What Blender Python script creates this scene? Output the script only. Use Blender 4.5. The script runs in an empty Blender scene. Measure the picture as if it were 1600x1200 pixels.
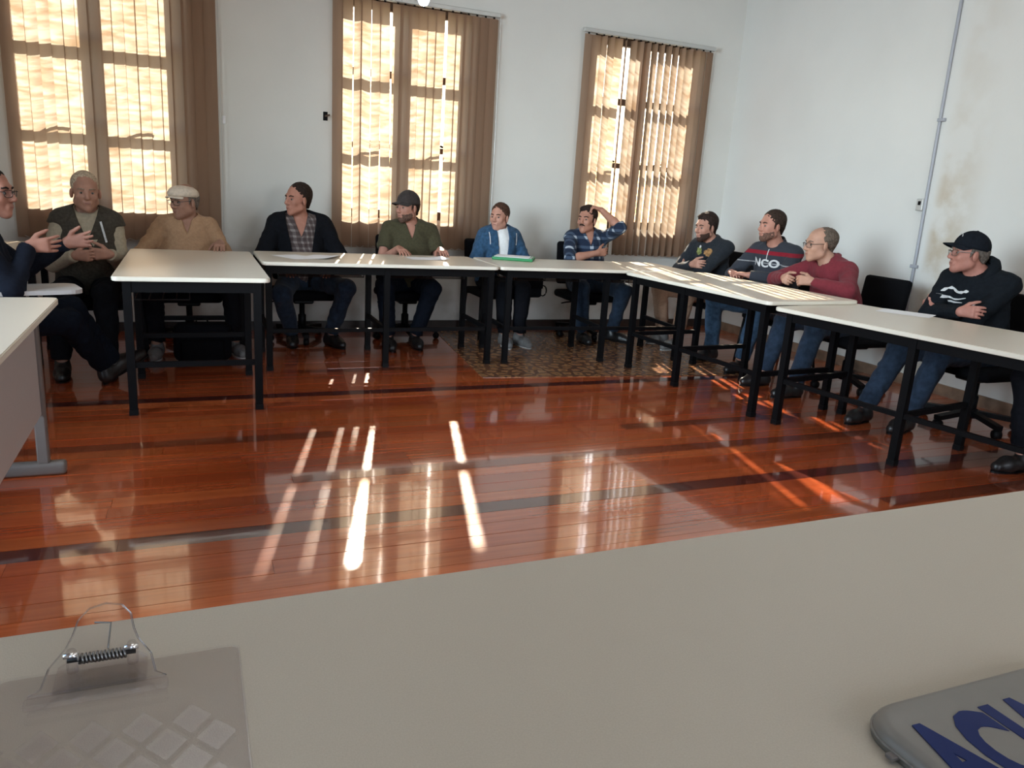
import bpy, bmesh, math, random
import numpy as np
from mathutils import Vector, Matrix
from mathutils.bvhtree import BVHTree

random.seed(7)
S = bpy.context.scene
COL = S.collection
PI = math.pi

# ------------------------------------------------------------------ camera
CAM_H = 1.30
YAW, PITCH, ROLL = 0.40390958, 0.24681366, -0.06370819
cam = bpy.data.cameras.new('camera')
cam.sensor_width = 36.0
cam.lens = 36.0 * 1200.0 / 1600.0
cam.clip_start = 0.02
cam_o = bpy.data.objects.new('camera', cam)
COL.objects.link(cam_o)
fw = Vector((math.sin(YAW) * math.cos(PITCH), math.cos(YAW) * math.cos(PITCH), -math.sin(PITCH)))
rt = Vector((math.cos(YAW), -math.sin(YAW), 0))
dn = fw.cross(rt)
cr, sr = math.cos(ROLL), math.sin(ROLL)
rt2 = cr * rt + sr * dn
dn2 = -sr * rt + cr * dn
cam_o.matrix_world = Matrix(((rt2.x, -dn2.x, -fw.x, 0), (rt2.y, -dn2.y, -fw.y, 0), (rt2.z, -dn2.z, -fw.z, CAM_H), (0, 0, 0, 1)))
S.camera = cam_o

# ------------------------------------------------------------------ view, sky, sun, lights
S.view_settings.view_transform = 'Standard'
S.view_settings.look = 'None'
S.view_settings.gamma = 1.0
S.view_settings.use_curve_mapping = False
S.view_settings.exposure = 0.0
S.cycles.use_denoising = True
S.cycles.max_bounces = 10
S.cycles.diffuse_bounces = 5
S.cycles.transparent_max_bounces = 12
S.cycles.sample_clamp_indirect = 6.0
S.cycles.caustics_reflective = False
S.cycles.caustics_refractive = False

SUN_DIR = Vector((-0.26, -1.0, -0.59)).normalized()
world = bpy.data.worlds.new('world')
S.world = world
world.use_nodes = True
wn = world.node_tree.nodes
sky = wn.new('ShaderNodeTexSky')
sky.sky_type = 'NISHITA'
sky.sun_disc = False
sky.sun_elevation = math.radians(30)
sky.sun_rotation = math.radians(13)
world.node_tree.links.new(sky.outputs[0], wn['Background'].inputs['Color'])
wn['Background'].inputs['Strength'].default_value = 0.7

sun = bpy.data.lights.new('sun', 'SUN')
sun.energy = 28.0
sun.angle = math.radians(0.6)
sun.color = (1.0, 0.93, 0.82)
sun_o = bpy.data.objects.new('sun', sun)
COL.objects.link(sun_o)
sun_o.rotation_euler = SUN_DIR.to_track_quat('-Z', 'Y').to_euler()


def area_light(name, loc, sx, sy, power, color, direction, spread=180):
    l = bpy.data.lights.new(name, 'AREA')
    l.shape = 'RECTANGLE'
    l.size, l.size_y = sx, sy
    l.spread = math.radians(spread)
    l.energy = power
    l.color = color
    o = bpy.data.objects.new(name, l)
    COL.objects.link(o)
    o.location = loc
    o.rotation_euler = Vector(direction).to_track_quat('-Z', 'Y').to_euler()
    return o


# added fill lights: invented windows behind and left of camera, invented ceiling luminaires
RX0, RX1, RY0, RY1, RZ = -2.6, 5.2, -2.6, 6.85, 3.7
area_light('window_daylight', (2.6, RY0 - 0.02, 1.9), 1.5, 1.8, 66, (0.97, 0.97, 1.0), (0, 1, 0))
area_light('window_daylight', (-0.4, RY0 - 0.02, 1.9), 1.5, 1.8, 10, (0.95, 0.97, 1.0), (0, 1, 0))
area_light('window_daylight', (RX0 - 0.02, 1.9, 1.9), 2.5, 1.85, 80, (0.72, 0.88, 1.0), (1, 0.53, -0.12), 66)  # added fill, aimed and narrowed to brighten the right wall
ADDED_LAMPS = [(0.2, 0.4), (3.0, 0.4), (0.2, 3.2), (3.4, 3.2)]  # unseen luminaires, added to lift the room's brightness
ADDED_LAMP_POWER = [1.5, 9, 9, 6]
for (lx, ly), lp in zip(ADDED_LAMPS, ADDED_LAMP_POWER):
    area_light('luminaire_light', (lx, ly, RZ - 0.105), 1.15, 0.12, lp, (0.95, 1.0, 0.97), (0, 0, -1))


# ------------------------------------------------------------------ materials
def mat(name, col, rough=0.6, metal=0.0, noise=0.0, nscale=20.0, bump=0.0, bscale=200.0, spec=0.5, stretch=None, alpha=None, coat=0.0):
    m = bpy.data.materials.new(name)
    m.use_nodes = True
    nt = m.node_tree
    b = nt.nodes['Principled BSDF']
    c = tuple(col) + (1,)
    b.inputs['Base Color'].default_value = c
    b.inputs['Roughness'].default_value = rough
    b.inputs['Metallic'].default_value = metal
    b.inputs['Specular IOR Level'].default_value = spec
    if coat:
        b.inputs['Coat Weight'].default_value = coat
        b.inputs['Coat Roughness'].default_value = 0.05
    tc = nt.nodes.new('ShaderNodeTexCoord')
    mp = nt.nodes.new('ShaderNodeMapping')
    nt.links.new(tc.outputs['Object'], mp.inputs['Vector'])
    if stretch:
        mp.inputs['Scale'].default_value = stretch
    if noise > 0:
        nz = nt.nodes.new('ShaderNodeTexNoise')
        nz.inputs['Scale'].default_value = nscale
        nz.inputs['Detail'].default_value = 4
        nt.links.new(mp.outputs[0], nz.inputs['Vector'])
        rp = nt.nodes.new('ShaderNodeValToRGB')
        rp.color_ramp.elements[0].position = 0.3
        rp.color_ramp.elements[1].position = 0.7
        rp.color_ramp.elements[0].color = tuple(max(0, x * (1 - noise)) for x in col) + (1,)
        rp.color_ramp.elements[1].color = tuple(min(1, x * (1 + noise)) for x in col) + (1,)
        nt.links.new(nz.outputs['Fac'], rp.inputs[0])
        nt.links.new(rp.outputs[0], b.inputs['Base Color'])
    if bump > 0:
        n2 = nt.nodes.new('ShaderNodeTexNoise')
        n2.inputs['Scale'].default_value = bscale
        n2.inputs['Detail'].default_value = 3
        nt.links.new(mp.outputs[0], n2.inputs['Vector'])
        bp = nt.nodes.new('ShaderNodeBump')
        bp.inputs['Strength'].default_value = bump
        bp.inputs['Distance'].default_value = 0.002
        nt.links.new(n2.outputs['Fac'], bp.inputs['Height'])
        nt.links.new(bp.outputs[0], b.inputs['Normal'])
    return m


def nmath(nt, op, a=None, b=None):
    n = nt.nodes.new('ShaderNodeMath')
    n.operation = op
    for i, v in enumerate((a, b)):
        if v is None:
            continue
        if isinstance(v, (int, float)):
            n.inputs[i].default_value = v
        else:
            nt.links.new(v, n.inputs[i])
    return n.outputs[0]


def cloth(name, col, noise=0.18, nscale=60):
    m = mat(name, col, rough=0.92, noise=noise, nscale=nscale, bump=0.5, bscale=350, spec=0.2)
    b = m.node_tree.nodes['Principled BSDF']
    b.inputs['Sheen Weight'].default_value = 0.05 if max(col) > 0.02 else 0.0
    if max(col) < 0.02:
        b.inputs['Specular IOR Level'].default_value = 0.08
    return m


def plaid(name, base, c1, c2, px=0.06, pz=0.06, th=0.62):
    """woven check: stripes of two dyes along and across the cloth"""
    m = cloth(name, base)
    nt = m.node_tree
    b = nt.nodes['Principled BSDF']
    tc = nt.nodes.new('ShaderNodeTexCoord')
    sp = nt.nodes.new('ShaderNodeSeparateXYZ')
    nt.links.new(tc.outputs['Object'], sp.inputs[0])
    xx = nmath(nt, 'ADD', sp.outputs[0], sp.outputs[1])
    fx = nmath(nt, 'FRACT', nmath(nt, 'DIVIDE', xx, px))
    fz = nmath(nt, 'FRACT', nmath(nt, 'DIVIDE', sp.outputs[2], pz))
    sx = nmath(nt, 'GREATER_THAN', fx, th)
    sz = nmath(nt, 'GREATER_THAN', fz, th)
    s = nmath(nt, 'MULTIPLY', nmath(nt, 'ADD', sx, sz), 0.5)
    rp = nt.nodes.new('ShaderNodeValToRGB')
    rp.color_ramp.interpolation = 'CONSTANT'
    e = rp.color_ramp.elements
    e[0].color = tuple(base) + (1,)
    e[1].position = 0.4
    e[1].color = tuple(c1) + (1,)
    e2 = e.new(0.8)
    e2.color = tuple(c2) + (1,)
    nt.links.new(s, rp.inputs[0])
    nt.links.new(rp.outputs[0], b.inputs['Base Color'])
    return m


def banded(name, base, bands):
    """dyed bands at given heights in object space"""
    m = cloth(name, base)
    nt = m.node_tree
    b = nt.nodes['Principled BSDF']
    tc = nt.nodes.new('ShaderNodeTexCoord')
    sp = nt.nodes.new('ShaderNodeSeparateXYZ')
    nt.links.new(tc.outputs['Object'], sp.inputs[0])
    rp = nt.nodes.new('ShaderNodeValToRGB')
    rp.color_ramp.interpolation = 'CONSTANT'
    e = rp.color_ramp.elements
    e[0].color = tuple(base) + (1,)
    e[1].position = 0.999
    e[1].color = tuple(base) + (1,)
    for z0, z1, c in bands:
        a = e.new(z0)
        a.color = tuple(c) + (1,)
        a = e.new(z1)
        a.color = tuple(base) + (1,)
    nt.links.new(sp.outputs[2], rp.inputs[0])
    nt.links.new(rp.outputs[0], b.inputs['Base Color'])
    return m


M = {}


def wall_with_stain(name, damp):
    """wall paint with a brown damp stain beside the conduit (right wall) or scuffs low down (back wall)"""
    m = mat(name, (0.62, 0.61, 0.575), 0.85, noise=0.03, nscale=1.6, bump=0.25, bscale=40)
    nt = m.node_tree
    b = nt.nodes['Principled BSDF']
    base = b.inputs['Base Color'].links[0].from_socket
    geo = nt.nodes.new('ShaderNodeNewGeometry')
    sp = nt.nodes.new('ShaderNodeSeparateXYZ')
    nt.links.new(geo.outputs['Position'], sp.inputs[0])
    nz = nt.nodes.new('ShaderNodeTexNoise')
    nz.inputs['Scale'].default_value = 3.5
    nz.inputs['Detail'].default_value = 5
    nt.links.new(geo.outputs['Position'], nz.inputs['Vector'])

    def rng_(sock, a, c_, v0, v1):
        n = nt.nodes.new('ShaderNodeMapRange')
        n.interpolation_type = 'SMOOTHSTEP'
        for i, v in enumerate((a, c_, v0, v1)):
            n.inputs[i + 1].default_value = v
        nt.links.new(sock, n.inputs[0])
        return n.outputs[0]
    if damp:
        k = nmath(nt, 'MULTIPLY', rng_(sp.outputs[1], 3.85, 4.22, 0, 1), rng_(sp.outputs[1], 4.24, 4.33, 1, 0))
        k = nmath(nt, 'MULTIPLY', k, rng_(sp.outputs[2], 1.2, 2.2, 1.0, 0.25))
        k = nmath(nt, 'MULTIPLY', k, rng_(nz.outputs['Fac'], 0.38, 0.60, 0.1, 0.75))
        col = (0.40, 0.31, 0.20, 1)
    else:
        k = nmath(nt, 'MULTIPLY', rng_(sp.outputs[2], 0.45, 1.15, 0.55, 0.0), rng_(nz.outputs['Fac'], 0.45, 0.68, 0.0, 1.0))
        col = (0.36, 0.33, 0.27, 1)
    mx = nt.nodes.new('ShaderNodeMixRGB')
    nt.links.new(k, mx.inputs[0])
    nt.links.new(base, mx.inputs[1])
    mx.inputs[2].default_value = col
    nt.links.new(mx.outputs[0], b.inputs['Base Color'])
    return m


M['wall'] = mat('wall_paint', (0.65, 0.645, 0.61), 0.85, noise=0.03, nscale=1.6, bump=0.25, bscale=40)
M['wall_right'] = wall_with_stain('stained_wall_paint', True)
M['wall_back'] = wall_with_stain('scuffed_wall_paint', False)
M['ceiling'] = mat('ceiling_paint', (0.72, 0.72, 0.70), 0.9)
M['base_dark'] = mat('dark_wood_baseboard', (0.028, 0.018, 0.014), 0.45, noise=0.3, nscale=8)
M['base_tan'] = mat('worn_tan_baseboard', (0.20, 0.13, 0.085), 0.6, noise=0.5, nscale=6)
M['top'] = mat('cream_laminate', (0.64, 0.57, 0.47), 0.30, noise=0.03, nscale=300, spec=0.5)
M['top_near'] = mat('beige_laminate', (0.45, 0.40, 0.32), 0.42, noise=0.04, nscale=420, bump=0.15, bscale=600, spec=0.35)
M['edge'] = mat('pale_edge_band', (0.70, 0.66, 0.56), 0.4)
M['black_metal'] = mat('black_painted_steel', (0.003, 0.003, 0.0035), 0.5, spec=0.10)
M['wire'] = mat('dark_wire', (0.03, 0.03, 0.03), 0.35, metal=0.6)
M['chair_black'] = cloth('black_upholstery', (0.004, 0.004, 0.005))
M['chair_plastic'] = mat('black_plastic', (0.003, 0.003, 0.0035), 0.5, spec=0.15)
M['grey_panel'] = mat('grey_laminate', (0.42, 0.40, 0.385), 0.5, noise=0.03, nscale=200)
M['grey_steel'] = mat('grey_painted_steel', (0.15, 0.135, 0.125), 0.45)
M['paper'] = mat('white_paper', (0.78, 0.78, 0.80), 0.8)
M['wood'] = mat('window_wood', (0.09, 0.055, 0.035), 0.5, noise=0.25, nscale=12, stretch=(6, 6, 1))
M['rail'] = mat('grey_aluminium_rail', (0.50, 0.50, 0.48), 0.4, metal=0.3)
M['chrome'] = mat('chrome', (0.75, 0.75, 0.77), 0.15, metal=1.0)
M['steel_wire'] = mat('steel_wire', (0.25, 0.25, 0.25), 0.3, metal=1.0)
M['conduit'] = mat('grey_conduit', (0.33, 0.34, 0.37), 0.5)
M['green'] = mat('green_plastic', (0.010, 0.19, 0.055), 0.35)
M['shoe'] = mat('black_leather', (0.010, 0.009, 0.009), 0.4, noise=0.2, nscale=30)
M['shoe_grey'] = mat('grey_suede', (0.16, 0.155, 0.15), 0.8, noise=0.2, nscale=40)
M['sole'] = mat('pale_rubber_sole', (0.45, 0.45, 0.43), 0.7)
M['eye'] = mat('eye_white', (0.17, 0.14, 0.125), 0.35)  # white darkened to carry the shade of the eye socket
M['iris'] = mat('iris', (0.02, 0.014, 0.010), 0.2)
M['lip'] = mat('lip', (0.27, 0.105, 0.085), 0.5)
M['glass_frame'] = mat('dark_frame', (0.012, 0.012, 0.014), 0.3)
M['ground'] = mat('outside_ground', (0.20, 0.19, 0.14), 0.95, noise=0.4, nscale=0.5)


def m_transparent(name, tint, gloss=0.08, rough=0.05):
    m = bpy.data.materials.new(name)
    m.use_nodes = True
    nt = m.node_tree
    nt.nodes.remove(nt.nodes['Principled BSDF'])
    out = nt.nodes['Material Output']
    tr = nt.nodes.new('ShaderNodeBsdfTransparent')
    tr.inputs[0].default_value = tuple(tint) + (1,)
    gl = nt.nodes.new('ShaderNodeBsdfGlossy')
    gl.inputs['Roughness'].default_value = rough
    mx = nt.nodes.new('ShaderNodeMixShader')
    fr = nt.nodes.new('ShaderNodeFresnel')
    fr.inputs[0].default_value = 1.45
    f2 = nmath(nt, 'MULTIPLY', fr.outputs[0], gloss * 10)
    nt.links.new(f2, mx.inputs[0])
    nt.links.new(tr.outputs[0], mx.inputs[1])
    nt.links.new(gl.outputs[0], mx.inputs[2])
    nt.links.new(mx.outputs[0], out.inputs[0])
    return m, nt, tr


M['acrylic'], _nt, _tr = m_transparent('clear_acrylic', (0.985, 0.980, 0.985), 0.022, 0.12)
M['acrylic_relief'], _nt, _tr = m_transparent('clear_acrylic_relief', (0.985, 0.980, 0.985), 0.012, 0.3)
M['acrylic_rim'], _nt, _tr = m_transparent('polished_acrylic_rim', (0.97, 0.97, 0.975), 0.16, 0.2)
M['lens'], _nt, _tr = m_transparent('spectacle_lens', (0.96, 0.965, 0.97), 0.02, 0.05)
# old hand-rolled window glass: its streaks of focused sunlight are put into the tint
M['pane'], _nt, _tr = m_transparent('wavy_window_glass', (0.9, 0.9, 0.9), 0.06, 0.05)
_tc = _nt.nodes.new('ShaderNodeTexCoord')
_mp = _nt.nodes.new('ShaderNodeMapping')
_mp.inputs['Scale'].default_value = (3.2, 1.0, 17.0)
_nt.links.new(_tc.outputs['Object'], _mp.inputs['Vector'])
_nz = _nt.nodes.new('ShaderNodeTexNoise')
_nz.inputs['Scale'].default_value = 1.5
_nz.inputs['Detail'].default_value = 5
_nz.inputs['Distortion'].default_value = 0.6
_nt.links.new(_mp.outputs[0], _nz.inputs['Vector'])
_rp = _nt.nodes.new('ShaderNodeValToRGB')
_rp.color_ramp.elements[0].position = 0.34
_rp.color_ramp.elements[1].position = 0.62
_rp.color_ramp.elements[0].color = (0.68, 0.59, 0.49, 1)
_rp.color_ramp.elements[1].color = (0.97, 0.97, 0.95, 1)
_nt.links.new(_nz.outputs['Fac'], _rp.inputs[0])
_nt.links.new(_rp.outputs[0], _tr.inputs[0])


def m_slat():
    m = bpy.data.materials.new('blind_fabric')
    m.use_nodes = True
    nt = m.node_tree
    nt.nodes.remove(nt.nodes['Principled BSDF'])
    out = nt.nodes['Material Output']
    df = nt.nodes.new('ShaderNodeBsdfDiffuse')
    tl = nt.nodes.new('ShaderNodeBsdfTranslucent')
    oi = nt.nodes.new('ShaderNodeObjectInfo')
    rp = nt.nodes.new('ShaderNodeValToRGB')
    rp.color_ramp.elements[0].color = (0.40, 0.235, 0.155, 1)
    rp.color_ramp.elements[1].color = (0.46, 0.275, 0.185, 1)
    nt.links.new(oi.outputs['Random'], rp.inputs[0])
    tc = nt.nodes.new('ShaderNodeTexCoord')
    mp = nt.nodes.new('ShaderNodeMapping')
    mp.inputs['Scale'].default_value = (300, 300, 900)
    nt.links.new(tc.outputs['Object'], mp.inputs['Vector'])
    nz = nt.nodes.new('ShaderNodeTexNoise')
    nz.inputs['Scale'].default_value = 1.0
    nt.links.new(mp.outputs[0], nz.inputs['Vector'])
    mx = nt.nodes.new('ShaderNodeMixRGB')
    mx.blend_type = 'MULTIPLY'
    mx.inputs[0].default_value = 0.25
    nt.links.new(rp.outputs[0], mx.inputs[1])
    nt.links.new(nz.outputs['Color'], mx.inputs[2])
    nt.links.new(mx.outputs[0], df.inputs[0])
    tl.inputs[0].default_value = (0.40, 0.35, 0.29, 1)
    ad = nt.nodes.new('ShaderNodeMixShader')
    ad.inputs[0].default_value = 0.55
    nt.links.new(df.outputs[0], ad.inputs[1])
    nt.links.new(tl.outputs[0], ad.inputs[2])
    nt.links.new(ad.outputs[0], out.inputs[0])
    return m


M['slat'] = m_slat()


def m_floor():
    m = bpy.data.materials.new('varnished_hardwood')
    m.use_nodes = True
    nt = m.node_tree
    b = nt.nodes['Principled BSDF']
    oi = nt.nodes.new('ShaderNodeObjectInfo')
    geo = nt.nodes.new('ShaderNodeNewGeometry')
    ofs = nt.nodes.new('ShaderNodeVectorMath')
    ofs.operation = 'MULTIPLY_ADD'
    cmb = nt.nodes.new('ShaderNodeCombineXYZ')
    r10 = nmath(nt, 'MULTIPLY', oi.outputs['Random'], 37.0)
    nt.links.new(r10, cmb.inputs[0])
    nt.links.new(r10, cmb.inputs[2])
    nt.links.new(geo.outputs['Position'], ofs.inputs[0])
    ofs.inputs[1].default_value = (1.3, 26.0, 1.0)
    nt.links.new(cmb.outputs[0], ofs.inputs[2])
    nz = nt.nodes.new('ShaderNodeTexNoise')
    nz.inputs['Scale'].default_value = 1.6
    nz.inputs['Detail'].default_value = 6
    nz.inputs['Roughness'].default_value = 0.6
    nt.links.new(ofs.outputs[0], nz.inputs['Vector'])
    rp = nt.nodes.new('ShaderNodeValToRGB')
    rp.color_ramp.elements[0].position = 0.25
    rp.color_ramp.elements[1].position = 0.75
    rp.color_ramp.elements[0].color = (0.72, 0.66, 0.60, 1)
    rp.color_ramp.elements[1].color = (1.18, 1.22, 1.25, 1)
    nt.links.new(nz.outputs['Fac'], rp.inputs[0])
    mx = nt.nodes.new('ShaderNodeMixRGB')
    mx.blend_type = 'MULTIPLY'
    mx.inputs[0].default_value = 1.0
    nt.links.new(oi.outputs['Color'], mx.inputs[1])
    nt.links.new(rp.outputs[0], mx.inputs[2])
    nt.links.new(mx.outputs[0], b.inputs['Base Color'])
    b.inputs['Roughness'].default_value = 0.24
    b.inputs['Specular IOR Level'].default_value = 0.5
    b.inputs['Coat Weight'].default_value = 1.0
    b.inputs['Coat IOR'].default_value = 1.85
    b.inputs['Coat Roughness'].default_value = 0.06
    n2 = nt.nodes.new('ShaderNodeTexNoise')
    n2.inputs['Scale'].default_value = 7.0
    n2.inputs['Detail'].default_value = 2
    mp = nt.nodes.new('ShaderNodeMapping')
    mp.inputs['Scale'].default_value = (0.5, 2.0, 1)
    nt.links.new(geo.outputs['Position'], mp.inputs['Vector'])
    nt.links.new(mp.outputs[0], n2.inputs['Vector'])
    bp = nt.nodes.new('ShaderNodeBump')
    bp.inputs['Strength'].default_value = 0.06
    bp.inputs['Distance'].default_value = 0.004
    nt.links.new(n2.outputs['Fac'], bp.inputs['Height'])
    nt.links.new(bp.outputs[0], b.inputs['Normal'])
    nt.links.new(bp.outputs[0], b.inputs['Coat Normal'])
    return m


M['floor'] = m_floor()


def m_rug():
    m = mat('patterned_linoleum', (0.20, 0.12, 0.06), 0.22, spec=0.5)
    nt = m.node_tree
    b = nt.nodes['Principled BSDF']
    tc = nt.nodes.new('ShaderNodeTexCoord')
    vo = nt.nodes.new('ShaderNodeTexVoronoi')
    vo.feature = 'DISTANCE_TO_EDGE'
    vo.inputs['Scale'].default_value = 11.0
    vo.inputs['Randomness'].default_value = 0.75
    nz = nt.nodes.new('ShaderNodeTexNoise')
    nz.inputs['Scale'].default_value = 14.0
    mxv = nt.nodes.new('ShaderNodeMixRGB')
    mxv.inputs[0].default_value = 0.06
    nt.links.new(tc.outputs['Object'], mxv.inputs[1])
    nt.links.new(nz.outputs['Color'], mxv.inputs[2])
    nt.links.new(tc.outputs['Object'], nz.inputs['Vector'])
    nt.links.new(mxv.outputs[0], vo.inputs['Vector'])
    rp = nt.nodes.new('ShaderNodeValToRGB')
    rp.color_ramp.interpolation = 'EASE'
    e = rp.color_ramp.elements
    e[0].position = 0.10
    e[0].color = (0.125, 0.052, 0.027, 1)
    e[1].position = 0.20
    e[1].color = (0.29, 0.15, 0.07, 1)
    e2 = e.new(0.36)
    e2.color = (0.24, 0.125, 0.055, 1)
    e3 = e.new(0.42)
    e3.color = (0.09, 0.04, 0.02, 1)
    nt.links.new(vo.outputs['Distance'], rp.inputs[0])
    nt.links.new(rp.outputs[0], b.inputs['Base Color'])
    return m


M['rug'] = m_rug()


# ------------------------------------------------------------------ mesh helpers
class MB:
    def __init__(s):
        s.v, s.f = [], []

    def add(s, vs, fs):
        o = len(s.v)
        s.v += [tuple(v) for v in vs]
        s.f += [tuple(i + o for i in f) for f in fs]
        return s

    def box(s, x0, x1, y0, y1, z0, z1):
        return s.add([(x0, y0, z0), (x1, y0, z0), (x1, y1, z0), (x0, y1, z0), (x0, y0, z1), (x1, y0, z1), (x1, y1, z1), (x0, y1, z1)],
                     [(0, 3, 2, 1), (4, 5, 6, 7), (0, 1, 5, 4), (1, 2, 6, 5), (2, 3, 7, 6), (3, 0, 4, 7)])

    def tube(s, pts, r, n=8, close=False):
        pts = [Vector(p) for p in pts]
        rr = r if isinstance(r, (list, tuple)) else [r] * len(pts)
        vs, fs = [], []
        for i, p in enumerate(pts):
            a = pts[max(i - 1, 0)] if not close else pts[i - 1]
            b = pts[min(i + 1, len(pts) - 1)] if not close else pts[(i + 1) % len(pts)]
            t = (b - a).normalized()
            h = Vector((0, 0, 1)) if abs(t.z) < 0.9 else Vector((1, 0, 0))
            u = t.cross(h).normalized()
            w = t.cross(u)
            for k in range(n):
                an = 2 * PI * k / n
                vs.append(p + (u * math.cos(an) + w * math.sin(an)) * rr[i])
        m = len(pts)
        for i in range(m if close else m - 1):
            for k in range(n):
                a, b = i * n + k, i * n + (k + 1) % n
                c, d = ((i + 1) % m) * n + (k + 1) % n, ((i + 1) % m) * n + k
                fs.append((a, b, c, d))
        if not close:
            fs.append(tuple(range(n))[::-1])
            fs.append(tuple((m - 1) * n + k for k in range(n)))
        return s.add(vs, fs)

    def bar(s, a, b, w, d=None):
        """square bar from a to b"""
        a, b = Vector(a), Vector(b)
        d = d or w
        t = (b - a).normalized()
        h = Vector((0, 0, 1)) if abs(t.z) < 0.9 else Vector((0, 1, 0))
        u = t.cross(h).normalized()
        v = u.cross(t).normalized()
        vs = []
        for p in (a, b):
            for su, sv in ((-1, -1), (1, -1), (1, 1), (-1, 1)):
                vs.append(p + u * su * w / 2 + v * sv * d / 2)
        return s.add(vs, [(0, 1, 2, 3), (7, 6, 5, 4), (0, 4, 5, 1), (1, 5, 6, 2), (2, 6, 7, 3), (3, 7, 4, 0)])

    def lathe(s, prof, n=24, c=(0, 0, 0), ax=None):
        vs, fs = [], []
        c = Vector(c)
        for r, z in prof:
            for k in range(n):
                a = 2 * PI * k / n
                p = Vector((r * math.cos(a), r * math.sin(a), z))
                if ax is not None:
                    p = ax @ p
                vs.append(c + p)
        for i in range(len(prof) - 1):
            for k in range(n):
                fs.append((i * n + k, i * n + (k + 1) % n, (i + 1) * n + (k + 1) % n, (i + 1) * n + k))
        fs.append(tuple(range(n))[::-1])
        fs.append(tuple((len(prof) - 1) * n + k for k in range(n)))
        return s.add(vs, fs)

    def ell(s, c, r, ax=None, nu=14, nv=9, z0=-1.0):
        prof = []
        t0 = math.asin(z0)
        vs, fs = [], []
        c = Vector(c)
        for j in range(nv + 1):
            t = t0 + (PI / 2 - t0) * j / nv
            for k in range(nu):
                a = 2 * PI * k / nu
                p = Vector((r[0] * math.cos(t) * math.cos(a), r[1] * math.cos(t) * math.sin(a), r[2] * math.sin(t)))
                if ax is not None:
                    p = ax @ p
                vs.append(c + p)
        for j in range(nv):
            for k in range(nu):
                fs.append((j * nu + k, j * nu + (k + 1) % nu, (j + 1) * nu + (k + 1) % nu, (j + 1) * nu + k))
        fs.append(tuple(range(nu))[::-1])
        return s.add(vs, fs)

    def prism(s, outline, z0, z1):
        n = len(outline)
        vs = [(x, y, z0) for x, y in outline] + [(x, y, z1) for x, y in outline]
        fs = [tuple(range(n))[::-1], tuple(range(n, 2 * n))]
        for i in range(n):
            j = (i + 1) % n
            fs.append((i, j, n + j, n + i))
        return s.add(vs, fs)

    def rbox(s, x0, x1, y0, y1, z0, z1, b=0.01, seg=2):
        bm = bmesh.new()
        bmesh.ops.create_cube(bm, size=1)
        for v in bm.verts:
            v.co = Vector(((x0 + x1) / 2 + v.co.x * (x1 - x0), (y0 + y1) / 2 + v.co.y * (y1 - y0), (z0 + z1) / 2 + v.co.z * (z1 - z0)))
        bmesh.ops.bevel(bm, geom=bm.edges[:], offset=b, segments=seg, affect='EDGES', profile=0.5)
        bm.verts.index_update()
        s.add([v.co.copy() for v in bm.verts], [[v.index for v in f.verts] for f in bm.faces])
        bm.free()
        return s

    def xf(s, mtx):
        s.v = [tuple(mtx @ Vector(v)) for v in s.v]
        return s

    def mesh(s, name):
        me = bpy.data.meshes.new(name)
        me.from_pydata(s.v, [], s.f)
        me.update()
        return me


def link(name, me, m, parent=None, smooth=False, loc=None):
    o = bpy.data.objects.new(name, me)
    if m is not None and not me.materials:
        for x in (m if isinstance(m, (list, tuple)) else [m]):
            me.materials.append(x)
    if smooth:
        me.shade_smooth()
    o.parent = parent
    if loc is not None:
        o.location = loc
    COL.objects.link(o)
    return o


def part(name, mb, m, parent, smooth=False, label=None, loc=None):
    o = link(name, mb.mesh(name), M[m] if isinstance(m, str) else m, parent, smooth, loc)
    if label:
        o['label'] = label
    return o


def thing(name, label, cat, loc, rz=0.0, group=None):
    o = bpy.data.objects.new(name, None)
    o.empty_display_size = 0.1
    o.location = loc
    o.rotation_euler = (0, 0, rz)
    o['label'] = label
    o['category'] = cat
    if group:
        o['group'] = group
    COL.objects.link(o)
    return o


def tag(o, label, cat, group=None):
    o['label'] = label
    o['category'] = cat
    if group:
        o['group'] = group
    return o


def struct(name, mb, m, parent=None, label=None):
    o = part(name, mb, m, parent)
    if parent is None:
        o['kind'] = 'structure'
    if label:
        o['label'] = label
    return o


def rounded_rect(x0, x1, y0, y1, r, n=5):
    out = []
    for cx, cy, a0 in ((x1 - r, y1 - r, 0), (x0 + r, y1 - r, PI / 2), (x0 + r, y0 + r, PI), (x1 - r, y0 + r, 1.5 * PI)):
        for i in range(n + 1):
            a = a0 + PI / 2 * i / n
            out.append((cx + r * math.cos(a), cy + r * math.sin(a)))
    return out


# ------------------------------------------------------------------ room shell
WT = 0.32
WY = RY1
WIN = [(-1.18, 0.25), (1.13, 2.56), (3.40, 4.83)]                 # blind extents on the back wall
OPEN = [(-1.10, -0.00), (1.22, 2.33), (3.55, 4.72)]               # masonry openings
OZ0, OZ1 = 0.985, 2.785
GY = WY + 0.16                                                    # plane of the sashes

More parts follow.
